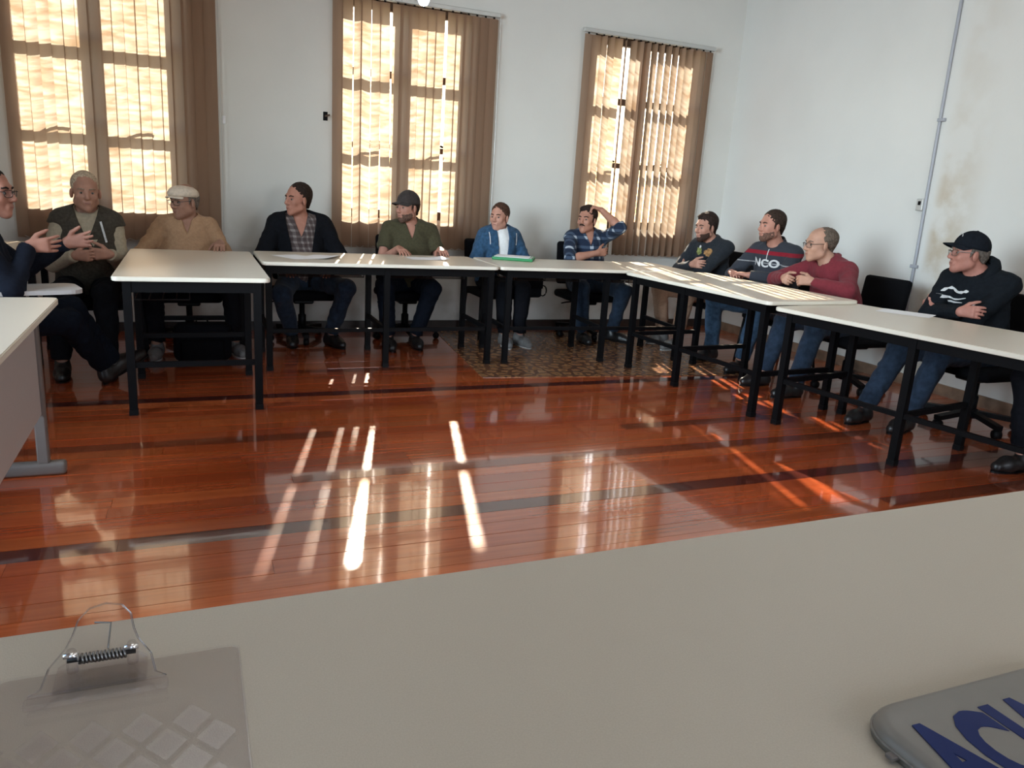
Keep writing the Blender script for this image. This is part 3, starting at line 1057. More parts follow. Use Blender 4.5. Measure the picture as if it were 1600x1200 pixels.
class Field:
    def __init__(s, lo, hi, h):
        s.h = h
        s.lo = np.array(lo, float)
        n = np.ceil((np.array(hi) - s.lo) / h).astype(int) + 1
        s.n = n
        s.a = np.full(n, 0.5, np.float32)

    def win(s, lo, hi):
        i0 = np.clip(np.floor((lo - s.lo) / s.h).astype(int), 0, s.n)
        i1 = np.clip(np.ceil((hi - s.lo) / s.h).astype(int) + 1, 0, s.n)
        sl = tuple(slice(a, b) for a, b in zip(i0, i1))
        ax = [(s.lo[k] + s.h * np.arange(i0[k], i1[k])).astype(np.float32) for k in range(3)]
        return sl, ax[0][:, None, None], ax[1][None, :, None], ax[2][None, None, :]

    def mix(s, sl, d, k):
        a = s.a[sl]
        if k <= 0:
            s.a[sl] = np.minimum(a, d)
        else:
            t = np.clip(0.5 + 0.5 * (a - d) / k, 0, 1)
            s.a[sl] = a + (d - a) * t - k * t * (1 - t)

    def cap(s, A, B, ra, rb, k=0.02, flat_b=False, flat_a=False):
        A, B = np.asarray(A, float), np.asarray(B, float)
        pad = max(ra, rb) + k + 3 * s.h
        sl, x, y, z = s.win(np.minimum(A, B) - pad, np.maximum(A, B) + pad)
        ab = B - A
        L2 = ab @ ab + 1e-12
        px, py, pz = x - A[0], y - A[1], z - A[2]
        t0 = (px * ab[0] + py * ab[1] + pz * ab[2]) / L2
        hi = 1.0 if not flat_b else 1.3
        lo = 0.0 if not flat_a else -0.3
        t = np.clip(t0, lo, hi)
        d = np.sqrt((px - t * ab[0]) ** 2 + (py - t * ab[1]) ** 2 + (pz - t * ab[2]) ** 2) - (ra + (rb - ra) * np.clip(t, 0, 1))
        L = math.sqrt(L2)
        if flat_b:
            d = np.maximum(d, (t0 - 1) * L)
        if flat_a:
            d = np.maximum(d, -t0 * L)
        s.mix(sl, d, k)
        return s

    def ell(s, C, r, ax, k=0.02, sub=False, cutp=None):
        C = np.asarray(C, float)
        pad = max(r) + k + 3 * s.h
        sl, x, y, z = s.win(C - pad, C + pad)
        px, py, pz = x - C[0], y - C[1], z - C[2]
        q = [(px * a[0] + py * a[1] + pz * a[2]) for a in ax]
        k0 = np.sqrt(sum((q[i] / r[i]) ** 2 for i in range(3)))
        k1 = np.sqrt(sum((q[i] / r[i] ** 2) ** 2 for i in range(3))) + 1e-6
        d = k0 * (k0 - 1) / k1
        if cutp is not None:
            for (P0, N) in cutp:
                d = np.maximum(d, (x - P0[0]) * N[0] + (y - P0[1]) * N[1] + (z - P0[2]) * N[2])
        if sub:
            a = s.a[sl]
            dd = -d
            t = np.clip(0.5 - 0.5 * (a - dd) / k, 0, 1)
            s.a[sl] = a + (dd - a) * t + k * t * (1 - t)
        else:
            s.mix(sl, d, k)
        return s

    def plane(s, P0, N, C=None, R=None):
        """cut away everything on the side N points to (optionally only near C)"""
        if C is None:
            sl, x, y, z = s.win(s.lo, s.lo + s.h * s.n)
        else:
            sl, x, y, z = s.win(np.asarray(C) - R, np.asarray(C) + R)
        d = (x - P0[0]) * N[0] + (y - P0[1]) * N[1] + (z - P0[2]) * N[2]
        s.a[sl] = np.maximum(s.a[sl], d.astype(np.float32))
        return s

    def cutfn(s, fn):
        sl, x, y, z = s.win(s.lo, s.lo + s.h * s.n)
        s.a = np.maximum(s.a, fn(x, y, z).astype(np.float32))
        return s

    def wrinkle(s, amp, f, seed):
        r = np.random.RandomState(seed)
        sl, x, y, z = s.win(s.lo, s.lo + s.h * s.n)
        near = np.abs(s.a) < 0.03
        idx = np.nonzero(near)
        X = s.lo[0] + s.h * idx[0]
        Y = s.lo[1] + s.h * idx[1]
        Z = s.lo[2] + s.h * idx[2]
        w = 0
        for i in range(6):
            k = r.normal(size=3)
            k = k / np.linalg.norm(k) * f * r.uniform(0.6, 1.7)
            w = w + np.sin(k[0] * X + k[1] * Y + k[2] * Z + r.uniform(0, 6) + 1.3 * np.sin(k[2] * 0.6 * X + k[0] * 0.7 * Z)) / 6
        s.a[idx] += (amp * (1.6 * np.abs(w) - 0.5)).astype(np.float32) * 2
        return s

    def mesh(s, name, origin):
        F = s.a
        n = F.shape
        neg = F < 0
        c = [slice(0, -1), slice(1, None)]
        cnt = np.zeros((n[0] - 1, n[1] - 1, n[2] - 1), np.int8)
        for i in (0, 1):
            for j in (0, 1):
                for k in (0, 1):
                    cnt += neg[c[i], c[j], c[k]]
        cells = np.nonzero((cnt > 0) & (cnt < 8))
        m = len(cells[0])
        ids = np.full(cnt.shape, -1, np.int32)
        ids[cells] = np.arange(m)
        val = {}
        for i in (0, 1):
            for j in (0, 1):
                for k in (0, 1):
                    val[i, j, k] = F[cells[0] + i, cells[1] + j, cells[2] + k]
        acc = np.zeros((m, 3))
        num = np.zeros(m)
        for a_, b_ in [((0, 0, 0), (1, 0, 0)), ((0, 1, 0), (1, 1, 0)), ((0, 0, 1), (1, 0, 1)), ((0, 1, 1), (1, 1, 1)),
                       ((0, 0, 0), (0, 1, 0)), ((1, 0, 0), (1, 1, 0)), ((0, 0, 1), (0, 1, 1)), ((1, 0, 1), (1, 1, 1)),
                       ((0, 0, 0), (0, 0, 1)), ((1, 0, 0), (1, 0, 1)), ((0, 1, 0), (0, 1, 1)), ((1, 1, 0), (1, 1, 1))]:
            va, vb = val[a_], val[b_]
            msk = (va < 0) != (vb < 0)
            t = np.where(msk, va / np.where(msk, va - vb, 1), 0)
            for q in range(3):
                acc[:, q] += msk * (a_[q] + t * (b_[q] - a_[q]))
            num += msk
        pos = np.stack(cells, 1) + acc / num[:, None]
        pos = s.lo + pos * s.h - np.asarray(origin)
        quads = []
        for axis in range(3):
            sl0 = [slice(1, -1)] * 3
            sl0[axis] = slice(0, -1)
            sl1 = [slice(1, -1)] * 3
            sl1[axis] = slice(1, None)
            A, B = neg[tuple(sl0)], neg[tuple(sl1)]
            e = np.nonzero(A != B)
            flip = A[e]
            off = [1, 1, 1]
            off[axis] = 0
            I = [e[q] + off[q] for q in range(3)]
            u, v = [(1, 2), (2, 0), (0, 1)][axis]

            def cid(du, dv):
                J = [I[0].copy(), I[1].copy(), I[2].copy()]
                J[u] += du
                J[v] += dv
                return ids[J[0], J[1], J[2]]
            q4 = np.stack([cid(-1, -1), cid(0, -1), cid(0, 0), cid(-1, 0)], 1)
            q4[~flip] = q4[~flip][:, ::-1]
            quads.append(q4)
        q = np.concatenate(quads)
        q = q[(q >= 0).all(1)]
        me = bpy.data.meshes.new(name)
        me.vertices.add(m)
        me.vertices.foreach_set('co', pos.astype(np.float32).ravel())
        me.loops.add(len(q) * 4)
        me.loops.foreach_set('vertex_index', q.astype(np.int32).ravel())
        me.polygons.add(len(q))
        me.polygons.foreach_set('loop_start', np.arange(0, len(q) * 4, 4, dtype=np.int32))
        me.polygons.foreach_set('use_smooth', np.ones(len(q), bool))
        me.update(calc_edges=True)
        return me


def ik(A, T, l1, l2, hint):
    """joint between A and T, bent towards hint; returns joint, end"""
    d = T - A
    L = np.linalg.norm(d)
    if L > (l1 + l2) * 0.998:
        f = L / (l1 + l2) * 1.003
        l1, l2 = l1 * f, l2 * f
    u = d / L
    a = (l1 * l1 - l2 * l2 + L * L) / (2 * L)
    hgt = math.sqrt(max(l1 * l1 - a * a, 0))
    hv = np.asarray(hint, float) - A
    hv = hv - u * (hv @ u)
    return A + u * a + unit(hv) * hgt, T


def hand(f, W, d, n, right, curl=0.5, spread=0.0, sc=1.0):
    """palm and five fingers; d along the fingers, n the way the palm faces"""
    d = unit(np.asarray(d, float))
    n = np.asarray(n, float)
    n = unit(n - d * (n @ d))
    t = np.cross(d, n) * (1 if right else -1)          # thumb side
    k = 0.012
    P1 = W + d * 0.085 * sc
    for off in (-0.027, -0.009, 0.009, 0.027):
        f.cap(W + t * off * 0.55 * sc + d * 0.01 * sc, P1 + t * off * sc, 0.017 * sc, 0.0135 * sc, k)
    lens = {0.029: 0.070, 0.0095: 0.078, -0.0105: 0.072, -0.030: 0.056}
    for i, (off, L) in enumerate(lens.items()):
        sp = math.radians(spread) * (off / 0.03)
        fd = unit(d * math.cos(sp) + t * math.sin(sp))
        c1 = curl * (0.85 + 0.12 * i)
        d1 = fd * math.cos(c1) + n * math.sin(c1)
        d2 = fd * math.cos(c1 * 2.0) + n * math.sin(c1 * 2.0)
        d3 = fd * math.cos(c1 * 2.7) + n * math.sin(c1 * 2.7)
        B0 = P1 + t * off * sc - d * 0.004
        B1 = B0 + d1 * L * 0.45 * sc
        B2 = B1 + d2 * L * 0.32 * sc
        B3 = B2 + d3 * L * 0.24 * sc
        f.cap(B0, B1, 0.0098 * sc, 0.0090 * sc, 0.004)
        f.cap(B1, B2, 0.0090 * sc, 0.0082 * sc, 0.003)
        f.cap(B2, B3, 0.0082 * sc, 0.0070 * sc, 0.003)
    T0 = W + d * 0.022 * sc + t * 0.022 * sc
    td = unit(d * 0.62 + t * 0.72 + n * 0.28)
    T1 = T0 + td * 0.042 * sc
    td2 = unit(d * 0.9 + t * 0.35 + n * (0.2 + 0.5 * curl))
    T2 = T1 + td2 * 0.032 * sc
    T3 = T2 + unit(td2 + n * 0.3 * curl) * 0.024 * sc
    f.cap(T0, T1, 0.016 * sc, 0.0125 * sc, 0.008)
    f.cap(T1, T2, 0.0120 * sc, 0.0105 * sc, 0.004)
    f.cap(T2, T3, 0.0105 * sc, 0.0085 * sc, 0.003)


_skin = {}


def skin(tone):
    if tone not in _skin:
        m = mat('skin', tone, 0.55, noise=0.10, nscale=25, bump=0.15, bscale=300, spec=0.35)
        m.node_tree.nodes['Principled BSDF'].inputs['Subsurface Weight'].default_value = 0.0
        _skin[tone] = m
    return _skin[tone]


_hairm = {}


def hairmat(c):
    if c not in _hairm:
        _hairm[c] = mat('hair', c, 0.75, noise=0.45, nscale=90, bump=0.8, bscale=260, spec=0.15)
    return _hairm[c]


def person(label, hip, face, Sc, Hd, look, arms, ankles, knees, toes=None, roll=0.0, tone=(0.36, 0.19, 0.125),
           top=None, sleeve='long', bottom=None, shoe='shoe', hair=None, belly=0.02, fat=0.0, sex='m', vneck=0.0, hs=1.0,
           jacket=None, jopen=0.07, vest=None, beard=None, moustache=None, collar=None, brow=None, seed=1, extras=None, tint=None, hair_top=0.010, limb=1.0, recede=0.0, quiff=0.0, bald=False, wide=0.0, capped=False):
    Hc = V(*hip)
    F = unit(V(face[0], face[1], 0))
    Rr = np.cross(F, UP)
    Sc, Hd = V(*Sc), V(*Hd)
    U = unit(Sc - Hc)
    Ft = np.cross(U, Rr)
    L = np.linalg.norm(Sc - Hc)
    base = V(hip[0], hip[1], 0)
    root = thing('person', label, 'person', tuple(base))
    wsc = (0.94 if sex == 'f' else 1.0)
    sw = (0.170 * wsc if sex == 'm' else 0.135) + fat * 0.3 + wide
    # head frame
    Fh = unit(V(*look))
    Rh = unit(np.cross(Fh, UP))
    Uh = np.cross(Rh, Fh)
    if roll:
        Rh, Uh = Rh * math.cos(roll) + Uh * math.sin(roll), Uh * math.cos(roll) - Rh * math.sin(roll)
    HA = (Rh, Fh, Uh)

    def hp(x, y, z):
        return Hd + (Rh * x + Fh * y + Uh * z) * hs
    Nb = Sc + U * 0.045 - Ft * 0.012
    SR, SL = Sc + Rr * sw, Sc - Rr * sw
    l1, l2 = 0.29 * limb, 0.255 * limb
    ER, WR = ik(SR, V(*arms['R'][0]), l1, l2, V(*arms['R'][1]))
    EL, WL = ik(SL, V(*arms['L'][0]), l1, l2, V(*arms['L'][1]))
    HR, HL = Hc + Rr * 0.095 + F * 0.02, Hc - Rr * 0.095 + F * 0.02
    AR, AL = V(*ankles[0]), V(*ankles[1])
    KR, AR = ik(HR, AR, 0.43 * limb, 0.42 * limb, V(*knees[0]))
    KL, AL = ik(HL, AL, 0.43 * limb, 0.42 * limb, V(*knees[1]))
    toes = toes or (F, F)
    TR, TL = unit(V(*toes[0])), unit(V(*toes[1]))
    TAX = (Rr, Ft, U)
    pts = np.array([Hc, Sc, hp(0, 0, 0.14), hp(0, 0.15, 0), hp(0, -0.12, 0), ER, EL, WR, WL, KR, KL, AR, AL, AR + TR * 0.2, AL + TL * 0.2, WR + unit(V(*arms['R'][2])) * 0.15, WL + unit(V(*arms['L'][2])) * 0.15])
    lo, hi = pts.min(0) - 0.2, pts.max(0) + 0.2
    lo[2] = max(lo[2], -0.05)

    def torso(f, g, k=0.05, low=True):
        w = (wsc - 1) * 0.16
        if low:
            f.ell(Hc + U * 0.02, (0.172 + g + fat, 0.125 + g + fat * 0.6, 0.12 + g), TAX, k)
        f.ell(Hc + U * L * 0.40 + Ft * (0.012 + belly * 0.6), (0.150 + g + fat + belly * 0.5 + w, 0.108 + g + belly, 0.165 + g), TAX, k)
        f.ell(Hc + U * L * 0.74 + Ft * 0.012, (0.162 + g + fat * 0.8 + w, 0.118 + g + fat * 0.4, 0.19 + g), TAX, k)
        f.cap(Sc + Rr * (sw - 0.04), Sc - Rr * (sw - 0.04), 0.062 + g, 0.062 + g, 0.05)
        f.cap(Nb + U * 0.005, Sc + Rr * (sw - 0.05) + U * 0.012, 0.052 + g, 0.046 + g, 0.04)
        f.cap(Nb + U * 0.005, Sc - Rr * (sw - 0.05) + U * 0.012, 0.052 + g, 0.046 + g, 0.04)

    # ---------------- body, one continuous surface
    f = Field(lo, hi, 0.0056)
    torso(f, -0.014)
    nr = 0.050 * wsc + fat * 0.25
    f.cap(Nb - U * 0.03, hp(0, -0.022, -0.055), nr + 0.006, nr, 0.03)
    for S_, E_, W_ in ((SR, ER, WR), (SL, EL, WL)):
        f.cap(S_, E_, 0.046 * wsc, 0.039 * wsc, 0.02)
        f.cap(E_, E_ + (W_ - E_) * 0.35, 0.039 * wsc, 0.038 * wsc, 0.015)
        f.cap(E_ + (W_ - E_) * 0.35, W_, 0.038 * wsc, 0.0255 * wsc, 0.015)
    for H_, K_, A_, T_ in ((HR, KR, AR, TR), (HL, KL, AL, TL)):
        f.cap(H_, K_, 0.074, 0.052, 0.03)
        f.cap(K_, A_, 0.052, 0.034, 0.02)
        f.cap(A_ - UP * 0.03, A_ + T_ * 0.13 - UP * 0.05, 0.032, 0.022, 0.02)
    for key, W_, rgt in (('R', WR, True), ('L', WL, False)):
        a = arms[key]
        hand(f, W_, a[2], a[3], rgt, a[4] if len(a) > 4 else 0.35, a[5] if len(a) > 5 else 4, 0.95 if sex == 'm' else 0.86)
    # head
    f.ell(hp(0, -0.014, 0.036), (0.074 * hs, 0.096 * hs, 0.084 * hs), HA, 0.02)
    f.ell(hp(0, 0.030, -0.030), (0.060 * hs + fat * 0.3, 0.060 * hs, 0.078 * hs), HA, 0.03)
    f.cap(hp(-0.048, 0.005, -0.062), hp(0, 0.062, -0.098), 0.022 + fat * 0.2, 0.021, 0.025)
    f.cap(hp(0.048, 0.005, -0.062), hp(0, 0.062, -0.098), 0.022 + fat * 0.2, 0.021, 0.025)
    f.cap(hp(-0.03, 0.070, 0.024), hp(0.03, 0.070, 0.024), 0.017, 0.017, 0.015)
    for sx in (-1, 1):
        f.ell(hp(0.033 * sx, 0.094, 0.000), (0.016, 0.014, 0.0115), HA, 0.010, sub=True)
        f.ell(hp(0.040 * sx, 0.062, -0.026), (0.020, 0.020, 0.020), HA, 0.02)
        f.ell(hp(0.078 * sx * (1 + fat), -0.008, -0.012), (0.010, 0.020, 0.032), (unit(Rh + Fh * 0.35 * sx * -1), Fh, Uh), 0.006)
    f.cap(hp(0, 0.086, 0.014), hp(0, 0.108, -0.030), 0.0085, 0.0125, 0.010)
    f.cap(hp(-0.011, 0.096, -0.035), hp(0.011, 0.096, -0.035), 0.0085, 0.0085, 0.008)
    f.cap(hp(-0.018, 0.083, -0.062), hp(0.018, 0.083, -0.062), 0.009, 0.009, 0.010)
    f.cap(hp(-0.014, 0.082, -0.073), hp(0.014, 0.082, -0.073), 0.009, 0.009, 0.008)
    body = f.mesh('body', base)
    o = link('body', body, skin(tone), root)

    def loc(p):
        return p - base
    AXM = Matrix((tuple(Rh), tuple(Fh), tuple(Uh))).transposed()
    for sx in (-1, 1):
        e = part('eye', MB().ell(loc(hp(0.032 * sx, 0.0735, -0.001)), (0.0120, 0.0120, 0.0080), AXM, 12, 8), 'eye', root, True)
        part('iris', MB().ell(loc(hp(0.032 * sx, 0.0815, -0.001)), (0.0060, 0.005, 0.0066), AXM, 10, 6), 'iris', e, True)
        bc = hairmat(brow or hair or (0.05, 0.03, 0.02))
        part('eyebrow', MB().tube([loc(hp(0.014 * sx, 0.0895, 0.021)), loc(hp(0.032 * sx, 0.0885, 0.026)), loc(hp(0.05 * sx, 0.0755, 0.022))], [0.0045, 0.0052, 0.0035], 6), bc, root, True)
    part('mouth', MB().tube([loc(hp(-0.024, 0.083, -0.067)), loc(hp(-0.01, 0.0925, -0.066)), loc(hp(0.01, 0.0925, -0.066)), loc(hp(0.024, 0.083, -0.067))], [0.002, 0.0042, 0.0042, 0.002], 6), 'lip', root, True)

    # ---------------- hair, beard
    def bounds(c, r):
        return c - r, c + r
    hlo, hhi = bounds(hp(0, 0, 0.02), 0.18)
    if hair is not None:
        f = Field(hlo, hhi, 0.0056)
        ht = hair_top
        f.ell(hp(0, -0.026 - recede, 0.041 + ht * 0.5), (0.0745 * hs + 0.0052, 0.096 * hs + 0.003, 0.082 * hs + ht * 0.5), HA, 0.01)
        if quiff:
            f.ell(hp(0.01, 0.030, 0.096), (0.050, 0.042, 0.022 + quiff), HA, 0.02)
        f.cap(hp(0, -0.068, -0.015), hp(0, -0.066, -0.050), 0.047, 0.040, 0.03)
        if sex == 'f':
            f.ell(hp(0, -0.115, 0.02), (0.035, 0.03, 0.04), HA, 0.02)
            f.cap(hp(-0.055, -0.02, 0.0), hp(0.055, -0.02, 0.0), 0.026, 0.026, 0.02)
        f.wrinkle(0.0030, 140, seed + 40)
        if capped:
            f.plane(hp(0, 0, 0.034), Uh)
        nn = unit(-Fh * 0.60 + Uh * 0.80)
        f.plane(hp(0, 0.0, 0.006 if sex != 'f' else -0.02), -nn)
        link('hair', f.mesh('hair', base), hairmat(hair), root)
        if not bald and recede == 0 and sex == 'm':
            for sx in (-1, 1):
                part('sideburn', MB().tube([loc(hp(0.0725 * sx, 0.010, 0.026)), loc(hp(0.070 * sx, 0.015, 0.0)), loc(hp(0.067 * sx, 0.018, -0.022))], [0.009, 0.007, 0.002], 8), hairmat(hair), root, True)
    if beard is not None:
        f = Field(hlo, hhi, 0.0056)
        g = 0.0022
        f.ell(hp(0, 0.030, -0.030), (0.060 * hs + fat * 0.3 + g * 0.6, 0.060 * hs + g, 0.078 * hs + g), HA, 0.03)
        f.cap(hp(-0.048, 0.005, -0.062), hp(0, 0.062, -0.098), 0.0225 + fat * 0.2 + g, 0.021 + g, 0.025)
        f.cap(hp(0.048, 0.005, -0.062), hp(0, 0.062, -0.098), 0.0225 + fat * 0.2 + g, 0.021 + g, 0.025)
        f.cap(hp(-0.018, 0.083, -0.056), hp(0.018, 0.083, -0.056), 0.009 + g, 0.009 + g, 0.010)
        f.wrinkle(0.0015, 200, seed + 50)
        f.plane(hp(0, 0.06, -0.050), unit(Uh + Fh * 0.25))
        f.plane(hp(0, 0.012, -0.06), unit(-Fh + Uh * 0.15))
        f.ell(hp(0, 0.095, -0.067), (0.021, 0.024, 0.0075), HA, 0.004, sub=True)
        link('beard', f.mesh('beard', base), hairmat(beard), root)
    if moustache is not None:
        part('moustache', MB().tube([loc(hp(-0.027, 0.083, -0.058)), loc(hp(-0.012, 0.0955, -0.050)), loc(hp(0.012, 0.0955, -0.050)), loc(hp(0.027, 0.083, -0.058))], [0.003, 0.0075, 0.0075, 0.003], 8), hairmat(moustache), root, True)

    # ---------------- clothes
    tlo = np.minimum.reduce([Hc, Sc, ER, EL, WR, WL]) - 0.22
    thi = np.maximum.reduce([Hc, Sc, ER, EL, WR, WL, Nb + UP * 0.05]) + 0.22
    nu0 = unit(hp(0, -0.022, -0.055) - Nb)

    def neckcut(f, g, v):
        def fn(x, y, z):
            A = Nb + nu0 * 0.012 + Ft * 0.012
            B = Nb + nu0 * 0.16
            ab = B - A
            px, py, pz = x - A[0], y - A[1], z - A[2]
            t = np.clip((px * ab[0] + py * ab[1] + pz * ab[2]) / (ab @ ab), 0, 1)
            d = np.sqrt((px - t * ab[0]) ** 2 + (py - t * ab[1]) ** 2 + (pz - t * ab[2]) ** 2) - (nr + g)
            d2 = np.abs(px * Rr[0] + py * Rr[1] + pz * Rr[2]) * 1.0 - 0.5 * (px * nu0[0] + py * nu0[1] + pz * nu0[2] + v)
            d2 = np.maximum(np.maximum(d2, -(px * Ft[0] + py * Ft[1] + pz * Ft[2]) + 0.01), -(pz + 0.4))
            if v > 0:
                d = np.minimum(d, d2)
            return -d
        f.cutfn(fn)

    def sleeves(f, g, kind):
        for S_, E_, W_ in ((SR, ER, WR), (SL, EL, WL)):
            if kind == 'long':
                f.cap(S_, E_, 0.062 + g, 0.053 + g, 0.03)
                We = W_ - unit(W_ - E_) * 0.005
                f.cap(E_, We, 0.053 + g, 0.037 + g, 0.02, flat_b=True)
            elif kind == 'short':
                f.cap(S_, S_ + (E_ - S_) * 0.62, 0.062 + g, 0.064 + g, 0.025, flat_b=True)
            elif kind == 'elbow':
                f.cap(S_, E_, 0.060 + g, 0.056 + g, 0.025)
                f.cap(E_, E_ + (W_ - E_) * 0.10, 0.056 + g, 0.052 + g, 0.015, flat_b=True)
            elif kind == 'none':
                f.cap(S_, S_ + unit(E_ - S_) * 0.035, 0.056 + g, 0.062 + g, 0.025, flat_b=True)

    f = Field(tlo, thi, 0.0072)
    torso(f, 0.004)
    sleeves(f, 0.0, sleeve)
    f.wrinkle(0.0042, 42, seed)
    neckcut(f, 0.012, vneck)
    f.plane(Hc - U * 0.04, -U)
    shirt = f.mesh('shirt', base)
    link('shirt', shirt, M[top], root)
    outer = shirt
    if vest is not None:
        f = Field(tlo, thi, 0.0072)
        torso(f, 0.017)
        sleeves(f, 0.012, 'none')
        f.wrinkle(0.004, 38, seed + 3)
        neckcut(f, 0.022, 0.10)
        f.plane(Hc - U * 0.02, -U)
        outer = f.mesh('vest', base)
        link('vest', outer, M[vest], root)
    if jacket is not None:
        f = Field(tlo, thi, 0.0072)
        torso(f, 0.020)
        sleeves(f, 0.010, 'long')
        f.wrinkle(0.0045, 38, seed + 5)
        neckcut(f, 0.020, 0)
        f.plane(Hc - U * 0.05, -U)

        def opening(x, y, z):
            px, py, pz = x - Sc[0], y - Sc[1], z - Sc[2]
            lat = np.abs(px * Rr[0] + py * Rr[1] + pz * Rr[2])
            fr_ = px * Ft[0] + py * Ft[1] + pz * Ft[2]
            h_ = px * U[0] + py * U[1] + pz * U[2]
            wdt = jopen * (1.0 + 0.7 * np.clip((h_ + 0.22) / 0.25, -0.4, 1))
            return np.minimum(wdt - lat, fr_ - 0.0)
        f.cutfn(opening)
        link('jacket', f.mesh('jacket', base), M[jacket], root)
    # trousers
    plo = np.minimum.reduce([Hc, KR, KL, AR, AL]) - 0.2
    phi = np.maximum.reduce([Hc, KR, KL, AR, AL]) + 0.22
    f = Field(plo, phi, 0.0085)
    f.ell(Hc + U * 0.02, (0.176 + fat, 0.130 + fat * 0.6, 0.125), TAX, 0.04, cutp=[(Hc + U * 0.10, U)])
    for H_, K_, A_ in ((HR, KR, AR), (HL, KL, AL)):
        f.cap(H_, K_, 0.090 + fat * 0.3, 0.071, 0.035)
        f.cap(K_, A_ + (K_ - A_) * 0.05, 0.071, 0.056, 0.025, flat_b=True)
    f.wrinkle(0.005, 36, seed + 9)
    link('trousers', f.mesh('trousers', base), M[bottom], root)
    for A_, T_ in ((AR, TR), (AL, TL)):
        f = Field(A_ - 0.26, A_ + 0.27, 0.008)
        Th = unit(T_)
        dnv = -unit(UP - Th * Th[2])
        B_ = A_ + dnv * 0.050
        f.cap(A_ + dnv * 0.005 - Th * 0.01, B_ - Th * 0.02, 0.043, 0.041, 0.02)
        f.cap(B_ - Th * 0.025, B_ + Th * 0.10, 0.041, 0.043, 0.03)
        f.cap(B_ + Th * 0.10, B_ + Th * 0.165 + dnv * 0.008, 0.043, 0.031, 0.03)
        f.plane(A_ + dnv * 0.083, dnv)
        f.plane(A_ - dnv * 0.035, -dnv)
        sh = link('shoe', f.mesh('shoe', base), M[shoe], root)
        Rt = np.cross(Th, -dnv)
        sole = []
        for k in range(20):
            a = 2 * PI * k / 20
            c_, s_ = math.cos(a), math.sin(a)
            sole.append(loc(A_ + Th * (0.062 + 0.135 * c_) + Rt * s_ * (0.043 if c_ > -0.2 else 0.037)))
        mb = MB()
        vs = [p + dnv * 0.080 for p in sole] + [p + dnv * 0.090 for p in sole]
        mb.add(vs, [tuple(range(20)), tuple(range(20, 40))[::-1]] + [(i, (i + 1) % 20, 20 + (i + 1) % 20, 20 + i) for i in range(20)])
        part('sole', mb, 'sole' if shoe != 'shoe' else 'chair_plastic', sh)

    # ---------------- collar
    nu = unit(hp(0, -0.022, -0.055) - Nb)
    nf = unit(Ft - nu * (Ft @ nu))
    nr_ = np.cross(nf, nu)

    def ring(name, profile, gap, m, n=30):
        vs, fs = [], []
        q = len(profile)
        for i in range(n + 1):
            a = gap + (2 * PI - 2 * gap) * i / n
            for r, zz in profile:
                vs.append(loc(Nb + (nf * math.cos(a) + nr_ * math.sin(a)) * r + nu * zz - nf * 0.004 - U * 0.012 * (0.5 + 0.5 * math.cos(a))))
        for i in range(n):
            for j in range(q):
                fs.append((i * q + j, i * q + (j + 1) % q, (i + 1) * q + (j + 1) % q, (i + 1) * q + j))
        fs.append(tuple(range(q)))
        fs.append(tuple(n * q + j for j in range(q))[::-1])
        mb = MB()
        mb.add(vs, fs)
        return part(name, mb, m, root, True)
    b = nr + 0.010
    if collar:
        kind, cm = collar
        if kind == 'fold':
            ring('collar', [(b + 0.012, 0.0), (b + 0.008, 0.034), (b + 0.012, 0.040), (b + 0.020, 0.034), (b + 0.034, 0.004), (b + 0.028, 0.002), (b + 0.016, 0.028), (b + 0.018, 0.0)], 0.35, cm)
        elif kind == 'stand':
            ring('collar', [(b + 0.012, -0.01), (b + 0.008, 0.045), (b + 0.013, 0.047), (b + 0.019, -0.01)], 0.3, cm)
        elif kind == 'rib':
            ring('collar', [(b + 0.010, -0.004), (b + 0.007, 0.010), (b + 0.012, 0.016), (b + 0.018, 0.010), (b + 0.021, -0.004)], 0.0, cm)
        elif kind == 'hood':
            ring('hood', [(b + 0.012, -0.01), (b + 0.014, 0.028), (b + 0.030, 0.045), (b + 0.052, 0.035), (b + 0.060, 0.0), (b + 0.045, -0.03)], 0.45, cm)

    info = dict(root=root, base=base, hp=hp, loc=loc, Hc=Hc, Sc=Sc, U=U, F=Ft, R=Rr, Nb=Nb, AX=AXM, L=L, outer=outer, hs=hs, ER=ER, EL=EL, WR=WR, WL=WL, nu=nu)
    return info


def chest_patch(I, name, m, polys, up0, lat0, label=None, lift=0.004, twist=0.0):
    """lay flat print on the chest: polygons (u to the viewer's right, v up) projected on the cloth"""
    bv = BVHTree.FromPolygons([v.co[:] for v in I['outer'].vertices], [p.vertices[:] for p in I['outer'].polygons])
    C = I['loc'](I['Sc'] + I['U'] * up0 - I['R'] * lat0)
    vs, fs = [], []
    mb = MB()
    d = Vector(tuple(-I['F']))
    ct, st = math.cos(twist), math.sin(twist)
    for vsrc, fsrc in polys:
        out = []
        for u, v in vsrc:
            u, v = u * ct - v * st, u * st + v * ct
            p = C - I['R'] * u + I['U'] * v + I['F'] * 0.5
            h = bv.ray_cast(Vector(tuple(p)), d)
            for _ in range(4):                       # pass over folded arms, down to the chest
                if h[0] is not None and (h[0] - Vector(tuple(C))).dot(-d) > 0.172:
                    h = bv.ray_cast(h[0] + d * 0.004, d)
            if h[0] is None:
                q = Vector(tuple(C - I['R'] * u + I['U'] * v + I['F'] * 0.12))
            else:
                q = h[0] - d * lift
            out.append(tuple(q))
        mb.add(out, fsrc)
    return part(name, mb, m, I['root'], False, label)


